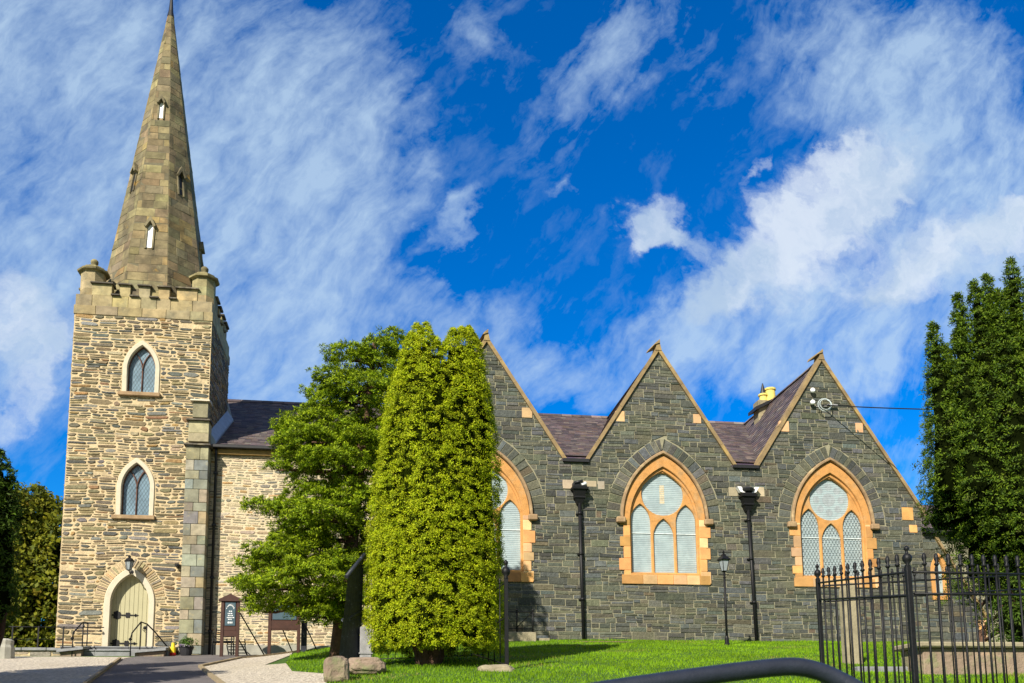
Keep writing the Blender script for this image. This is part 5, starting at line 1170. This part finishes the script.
# ================================================================== lamp post
b = W(727, 642, 28.); b.z = G(b.x, b.y); t = W(724.2, 571, 28.)
r = empty('lantern_lamp_post', tuple(b), 'short black lamp post with a four-sided lantern on the lawn by the dark wall', 'lamp post')
mb = MB(); d = t-b; mb.lathe(b-Vector((0, 0, .05)), [(.10, 0), (.10, .10), (.07, .14), (.07, .30), (.05, .36)], 10); mb.tube([b, t], [.042, .034], 10); mb.lathe(b+d*.45, [(.04, 0), (.06, .02), (.04, .05)], 10); mb.lathe(b+d*.9, [(.035, 0), (.06, .02), (.035, .05)], 10); mb.tube([t+Vector((-.16, 0, -.12)), t+Vector((.16, 0, -.12))], .012, 6); mb.build('post', M['iron'], r)
mb = MB(); mb.lathe(t, [(.085, 0), (.165, .36)], 4, rot=R_(45+12)); mb.build('lantern_glass', M['lamp_glass'], r)
mb = MB()
for k in range(4): aa = R_(57)+6.2832*k/4; mb.tube([t+Vector((.087*math.cos(aa), .087*math.sin(aa), 0)), t+Vector((.168*math.cos(aa), .168*math.sin(aa), .36))], .012, 4)
mb.lathe(t-Vector((0, 0, .04)), [(.04, 0), (.10, .04)], 8); mb.lathe(t+Vector((0, 0, .36)), [(.22, 0), (.24, .02), (.12, .13), (.08, .15), (.08, .19), (.03, .22), (.04, .28), (.008, .34)], 4, rot=R_(57)); mb.build('lantern_frame', M['iron'], r)
# ================================================================== wire and insulators on the third gable
q0_ = W(822, 405, 30.9); e = W(1100, 409, 24.0); pts = []
r = empty('overhead_cable', tuple(q0_), 'black overhead cable running right from the bracket on the third gable', 'cable')
for k in range(15): u = k/14; p = q0_.lerp(e, u); p.z -= .35*4*u*(1-u)*.3; pts.append(p)
mb = MB(); mb.tube(pts, .022, 5); mb.build('wire', M['iron'], r)
mb = MB(); pts = []
for k in range(30): aa = k/29*6.283*2.2; rr_ = .28-.10*k/29; pts.append((q0_.x+.05+rr_*1.1*math.cos(aa), 30.80-.004*k, q0_.z-.05+rr_*math.sin(aa)))
mb.tube(pts, .014, 5); mb.build('cable_loop', M['wire'], r)
mb = MB(); mb.tube([(q0_.x-.3, 30.97, q0_.z-.05), (q0_.x+.5, 30.9, q0_.z-.02)], .02, 6); mb.box(q0_.x+.2, q0_.x+.6, 30.82, 30.9, q0_.z-.02, q0_.z+.03); mb.build('bracket', M['grey_paint'], r)
for (px, py, lab) in ((812.5, 390.5, 'upper small white porcelain insulator on the third gable'), (812.5, 402.5, 'lower small white porcelain insulator on the third gable')):
    q = W(px, py, 30.85); mb = MB(); mb.lathe((q.x, 30.98, q.z), [(.03, 0), (.03, .08), (.09, .09), (.10, .17), (.06, .22)], 10, axis=NY, sm=True); tag(mb.build('insulator', M['white']), lab, 'insulator', 'porcelain insulators on the gable')
# ================================================================== railings
def urn(mb, x, y, z, s=1.): mb.lathe((x, y, z), [(.03*s, 0), (.05*s, .02*s), (.03*s, .05*s), (.075*s, .11*s), (.085*s, .17*s), (.06*s, .22*s), (.03*s, .24*s), (.025*s, .28*s), (.045*s, .31*s), (.045*s, .34*s), (.01*s, .38*s)], 10, sm=True)
def railing(name, label, A, B, zA, zB, drop, nb_, bar_h=.155, thick=.014, group=None, posts=(0,), posts_w=.032, rails=.022, spear=True, foot=None, ur=.56):
    """A,B ground points (x,y); zA,zB top-rail heights"""
    r = empty(name, (A[0], A[1], G(*A)), label, 'railing', group); A3 = Vector((A[0], A[1], zA)); B3 = Vector((B[0], B[1], zB)); n = nb_
    for off in (0, drop):
        mb = MB(); mb.tube([A3-Vector((0, 0, off)), B3-Vector((0, 0, off))], rails*.62, 6); mb.build('rail', M['iron'], r)
    proto = None
    fz = lambda p: (G(p.x, p.y) if foot is None else foot)
    for k in range(1, n):
        p = A3.lerp(B3, k/n); zf = fz(p)+.04
        mb = MB(); b_ = Vector((p.x, p.y, zf)); tp = Vector((p.x, p.y, p.z+bar_h*.42)); mb.tube([b_, tp], thick*.62, 5)
        if spear: mb.lathe(tp, [(thick*.7, 0), (thick*1.5, .02), (thick*.7, .04), (thick*1.35, .075), (thick*.9, .12), (.002, bar_h*.85)], 6, sm=True)
        mb.build('bar', M['iron'], r)
    pf = A3.lerp(B3, .5); mb = MB(); mb.tube([Vector((A[0], A[1], fz(A3)+.10)), Vector((B[0], B[1], fz(B3)+.10))], rails*.62, 6); mb.build('rail', M['iron'], r)
    for t in posts:
        p = A3.lerp(B3, t); mb = MB(); mb.box(p.x-posts_w, p.x+posts_w, p.y-posts_w, p.y+posts_w, fz(p)-.1, p.z+.06, bev=.006); urn(mb, p.x, p.y, p.z+.05, ur); mb.build('post', M['iron'], r)
    return r
# right foreground railing: corner post B nearer than A; second run behind it
YA, YB, YC = 11.4, 8.0, 8.4
A = W(818, 583, YA); B = W(908, 572, YB); Cc = W(1062, 575, YC); D2 = W(990, 592, 13.2); A2 = A
railing('iron_railing', 'black spear-topped railing between two urn-topped corner posts at the right', (A.x, A.y), (B.x, B.y), A.z, B.z, .17+.06, 12, group='churchyard railings on the right', posts=(0, 1), thick=.020, posts_w=.026)
railing('iron_railing', 'black spear-topped railing run going right from the near corner post', (B.x+.05, B.y), (Cc.x, Cc.y), B.z, Cc.z, .215, 13, group='churchyard railings on the right', posts=(), thick=.019)
E1 = W(1075, 570, 12.6)
railing('iron_railing', 'farther black railing run seen through the nearer railings at the right', (A.x+.12, A.y+.1), (E1.x, E1.y), A.z-.02, W(1075, 572, 12.6).z, .22, 24, group='churchyard railings on the right', posts=(), thick=.017)
# headstone, table tomb, flat kerb behind the railing
q = W(851, 640, 20.5); z = G(q.x, q.y); zt2 = W(851, 583, 20.5).z
hsn = MB(); prism(hsn, [(q.x-.20, z-.2), (q.x+.22, z-.2), (q.x+.19, zt2-.15), (q.x+.08, zt2-.02), (q.x-.02, zt2), (q.x-.13, zt2-.05), (q.x-.18, zt2-.2)], 20.4, 20.62); tag(hsn.build('headstone', M['grave']), 'tall narrow lichened headstone on the lawn behind the railings', 'headstone')
ta, tb2 = W(918, 648, 17.6), W(1010, 640, 17.6); zt3 = W(950, 642, 17.6).z
tt = empty('table_tomb', ((ta.x+tb2.x)/2, 18.1, G(ta.x, 17.6)), 'long low stone tomb with a flat slab lid under the dark yew', 'tomb')
mb = MB(); mb.box(ta.x, tb2.x+1.2, 17.5, 18.6, zt3-.12, zt3, bev=.03); mb.build('slab', M['grave'], tt)
mb = MB(); mb.box(ta.x+.14, tb2.x+1.05, 17.64, 18.48, G(ta.x, 17.5)-.3, zt3-.12, bev=.02); mb.build('base', M['boulder'], tt)
q = gp(905, 672); mb = MB(); mb.box(q.x-1.1, q.x+1.3, q.y, q.y+.25, G(q.x, q.y)-.1, G(q.x, q.y)+.12, bev=.02); tag(mb.build('grave_kerb', M['slab']), 'low grey stone grave kerb on the grass behind the railings', 'kerb stone')
# ---- railings round the yew
F1 = W(506, 577, 18.6); zf1 = G(F1.x, F1.y)
YL = 21.3; F0 = W(372, 640, YL)
railing('low_railing', 'low black railing behind the golden yew trunk', (W(345, 640, YL).x, YL), (F1.x-.08, YL+.4), W(372, 637, YL).z, W(500, 637, YL).z, .0, 20, posts=(), bar_h=.16, thick=.016)
railing('iron_railing', 'black railing run with an urn-topped post at the right side of the golden yew', (F1.x, F1.y), (F1.x-.35, YL+.6), F1.z-.10, F1.z-.22, .75, 6, posts=(0,), thick=.02, posts_w=.04, ur=1.1)
# tall closed gate leaf left of the yew, leaning away
g0, g1 = W(337, 655, 19.3), W(360, 655, 19.9)
gt = empty('timber_gate', (g0.x, g0.y, G(g0.x, g0.y)), 'tall dark weathered gate leaf standing between the conifer and the golden yew', 'gate')
za, zb4 = W(345, 578, 19.3).z, W(361, 556, 19.9).z; zg = G(g0.x, g0.y)
n = 6
for k in range(n):
    u0, u1 = (k+.02)/n, (k+.97)/n; a_, b_ = g0.lerp(g1, u0), g0.lerp(g1, u1); lean = .30
    zz0, zz1 = za+(zb4-za)*u0, za+(zb4-za)*u1; dd = .05; ln = Vector((.20-.14*k/5, 0, 0))
    mb = MB(); mb.hexa([(a_.x, a_.y, zg-.05), (b_.x, b_.y, zg-.05), (b_.x, b_.y+dd, zg-.05), (a_.x, a_.y+dd, zg-.05), (a_.x+ln.x, a_.y, zz0), (b_.x+ln.x, b_.y, zz1), (b_.x+ln.x, b_.y+dd, zz1), (a_.x+ln.x, a_.y+dd, zz0)]); mb.build('board', M['gate_timber'], gt)
mb = MB(); mb.tube([(g0.x+.17, g0.y-.02, za+.02), (g1.x+.08, g1.y-.02, zb4+.03)], .05, 6); mb.build('top_rail', M['gate_timber'], gt); mb = MB(); mb.tube([(g0.x+.10, g0.y+.07, za-.9), (g1.x+.10, g1.y+.07, zb4-1.2)], .04, 6); mb.build('cross_rail', M['gate_timber'], gt)
q = W(366, 640, 19.8); mb = MB(); mb.box(q.x-.13, q.x+.13, 19.7, 19.95, G(q.x, 19.8)-.2, W(366, 627, 19.8).z, bev=.02); mb.box(q.x-.15, q.x+.15, 19.68, 19.97, G(q.x, 19.8)+.30, G(q.x, 19.8)+.33); tag(mb.build('gate_post', M['grey_paint']), 'short pale grey post at the foot of the dark gate', 'post')
# steps with a little rail at the church wall
q = W(518, 640, 30.2); o = empty('side_steps', (q.x, 30.4, G(q.x, 30.)), 'small stone landing with a black rail at the foot of the first gable', 'steps')
xa1, xb1 = W(500, 640, 30).x, W(535, 640, 30).x; zl_ = W(518, 633, 30.).z
mb = MB(); mb.box(xa1, xb1, 29.7, 30.95, 3.0, zl_, bev=.02); mb.box(xb1, xb1+.5, 29.9, 30.95, 3.0, zl_-.18, bev=.02); mb.build('landing', M['grave'], o)
zt4 = W(518, 612, 29.8).z; mb = MB(); mb.tube([(xa1, 29.8, zt4), (xb1-.1, 29.8, zt4)], .02, 6); mb.tube([(xa1, 29.8, zl_+.12), (xb1-.1, 29.8, zl_+.12)], .02, 6); mb.tube([(xa1+.5, 29.8, zl_+.12), (xb1-.12, 29.8, zt4)], .018, 6); mb.build('rail', M['iron'], o)
for x in (xa1+.1, xa1+.55, xb1-.1): mb = MB(); mb.tube([(x, 29.8, zl_), (x, 29.8, zt4+.04)], .024, 6); mb.lathe((x, 29.8, zt4+.03), [(.03, 0), (.045, .03), (.01, .09)], 8); mb.build('post', M['iron'], o)
# ---- boulders / rough stone kerb
def rock(px0, px1, pyt, pyb, Y, name, lab, cat, m, group=None, depth=.5, seed=1):
    a_, b_ = W(px0, pyb, Y), W(px1, pyb, Y); zt_, zb_ = W((px0+px1)/2, pyt, Y).z, W((px0+px1)/2, pyb, Y).z; c = (a_+b_)/2; bm = bmesh.new(); bmesh.ops.create_icosphere(bm, subdivisions=4, radius=.5)
    from mathutils import noise as mn
    for v in bm.verts:
        p = v.co.copy(); q = Vector([math.copysign(abs(t*2)**.62/2, t) for t in p]); nz = mn.noise(p*2.6+Vector((seed*3.1, 0, 0)))*.16+mn.noise(p*7+Vector((0, seed, 0)))*.07+mn.noise(p*17)*.03
        p = q*(1+nz); v.co = Vector((c.x+p.x*(b_.x-a_.x)*1.0, Y+p.y*depth, (zt_+zb_)/2-.10+p.z*(zt_-zb_+.25)))
    mb = MB(); mb.addbm(bm); tag(mb.build(name, m), lab, cat, group)
rock(323, 350, 658, 674, 17.2, 'boulder', 'rounded pinkish boulder at the end of the rough stone kerb by the gravel', 'rock', M['boulder'], 'rough stones at the lawn edge', .6, 1)
rock(346, 386, 659, 664, 18.2, 'boulder', 'long flat mossy stone under the foot of the dark gate', 'rock', M['boulder'], 'rough stones at the lawn edge', .6, 4)
rock(478, 514, 666, 669, 18.4, 'flat_stone', 'low flat stone at the foot of the urn-topped railing post', 'rock', M['grave'], 'rough stones at the lawn edge', .5, 7)
# ---- foreground handrail
pts = []
for (px, py, Y) in ((560, 699, 2.55), (600, 691, 2.6), (660, 682, 2.62), (715, 674.5, 2.64), (755, 669.5, 2.65), (785, 666.8, 2.66), (803, 667.6, 2.66), (822, 672.5, 2.66), (845, 683, 2.65), (880, 703, 2.62)): pts.append(W(px, py, Y))
fr = empty('foreground_handrail', (pts[4].x, pts[4].y, G(pts[4].x, pts[4].y)), 'thick dark metal tube handrail close to the viewer at the bottom edge', 'handrail')
def smooth(P, n=5):
    out = []
    for i in range(len(P)-1):
        p0, p1, p2, p3 = P[max(0, i-1)], P[i], P[i+1], P[min(len(P)-1, i+2)]
        for k in range(n):
            t = k/n; out.append(.5*((2*p1)+(p2-p0)*t+(2*p0-5*p1+4*p2-p3)*t*t+(3*p1-p0-3*p2+p3)*t**3))
    return out+[P[-1]]
sp_ = smooth(pts); mb = MB(); mb.tube(sp_, .029, 18); mb.build('rail', M['rail'], fr)
for p, q in ((pts[0], None), (pts[-1], None)): mb = MB(); mb.tube([p, (p.x, p.y, G(p.x, p.y)-.1)], .029, 14); mb.build('post', M['rail'], fr)
cd.dof.use_dof = True; cd.dof.focus_distance = 28; cd.dof.aperture_fstop = 6.3
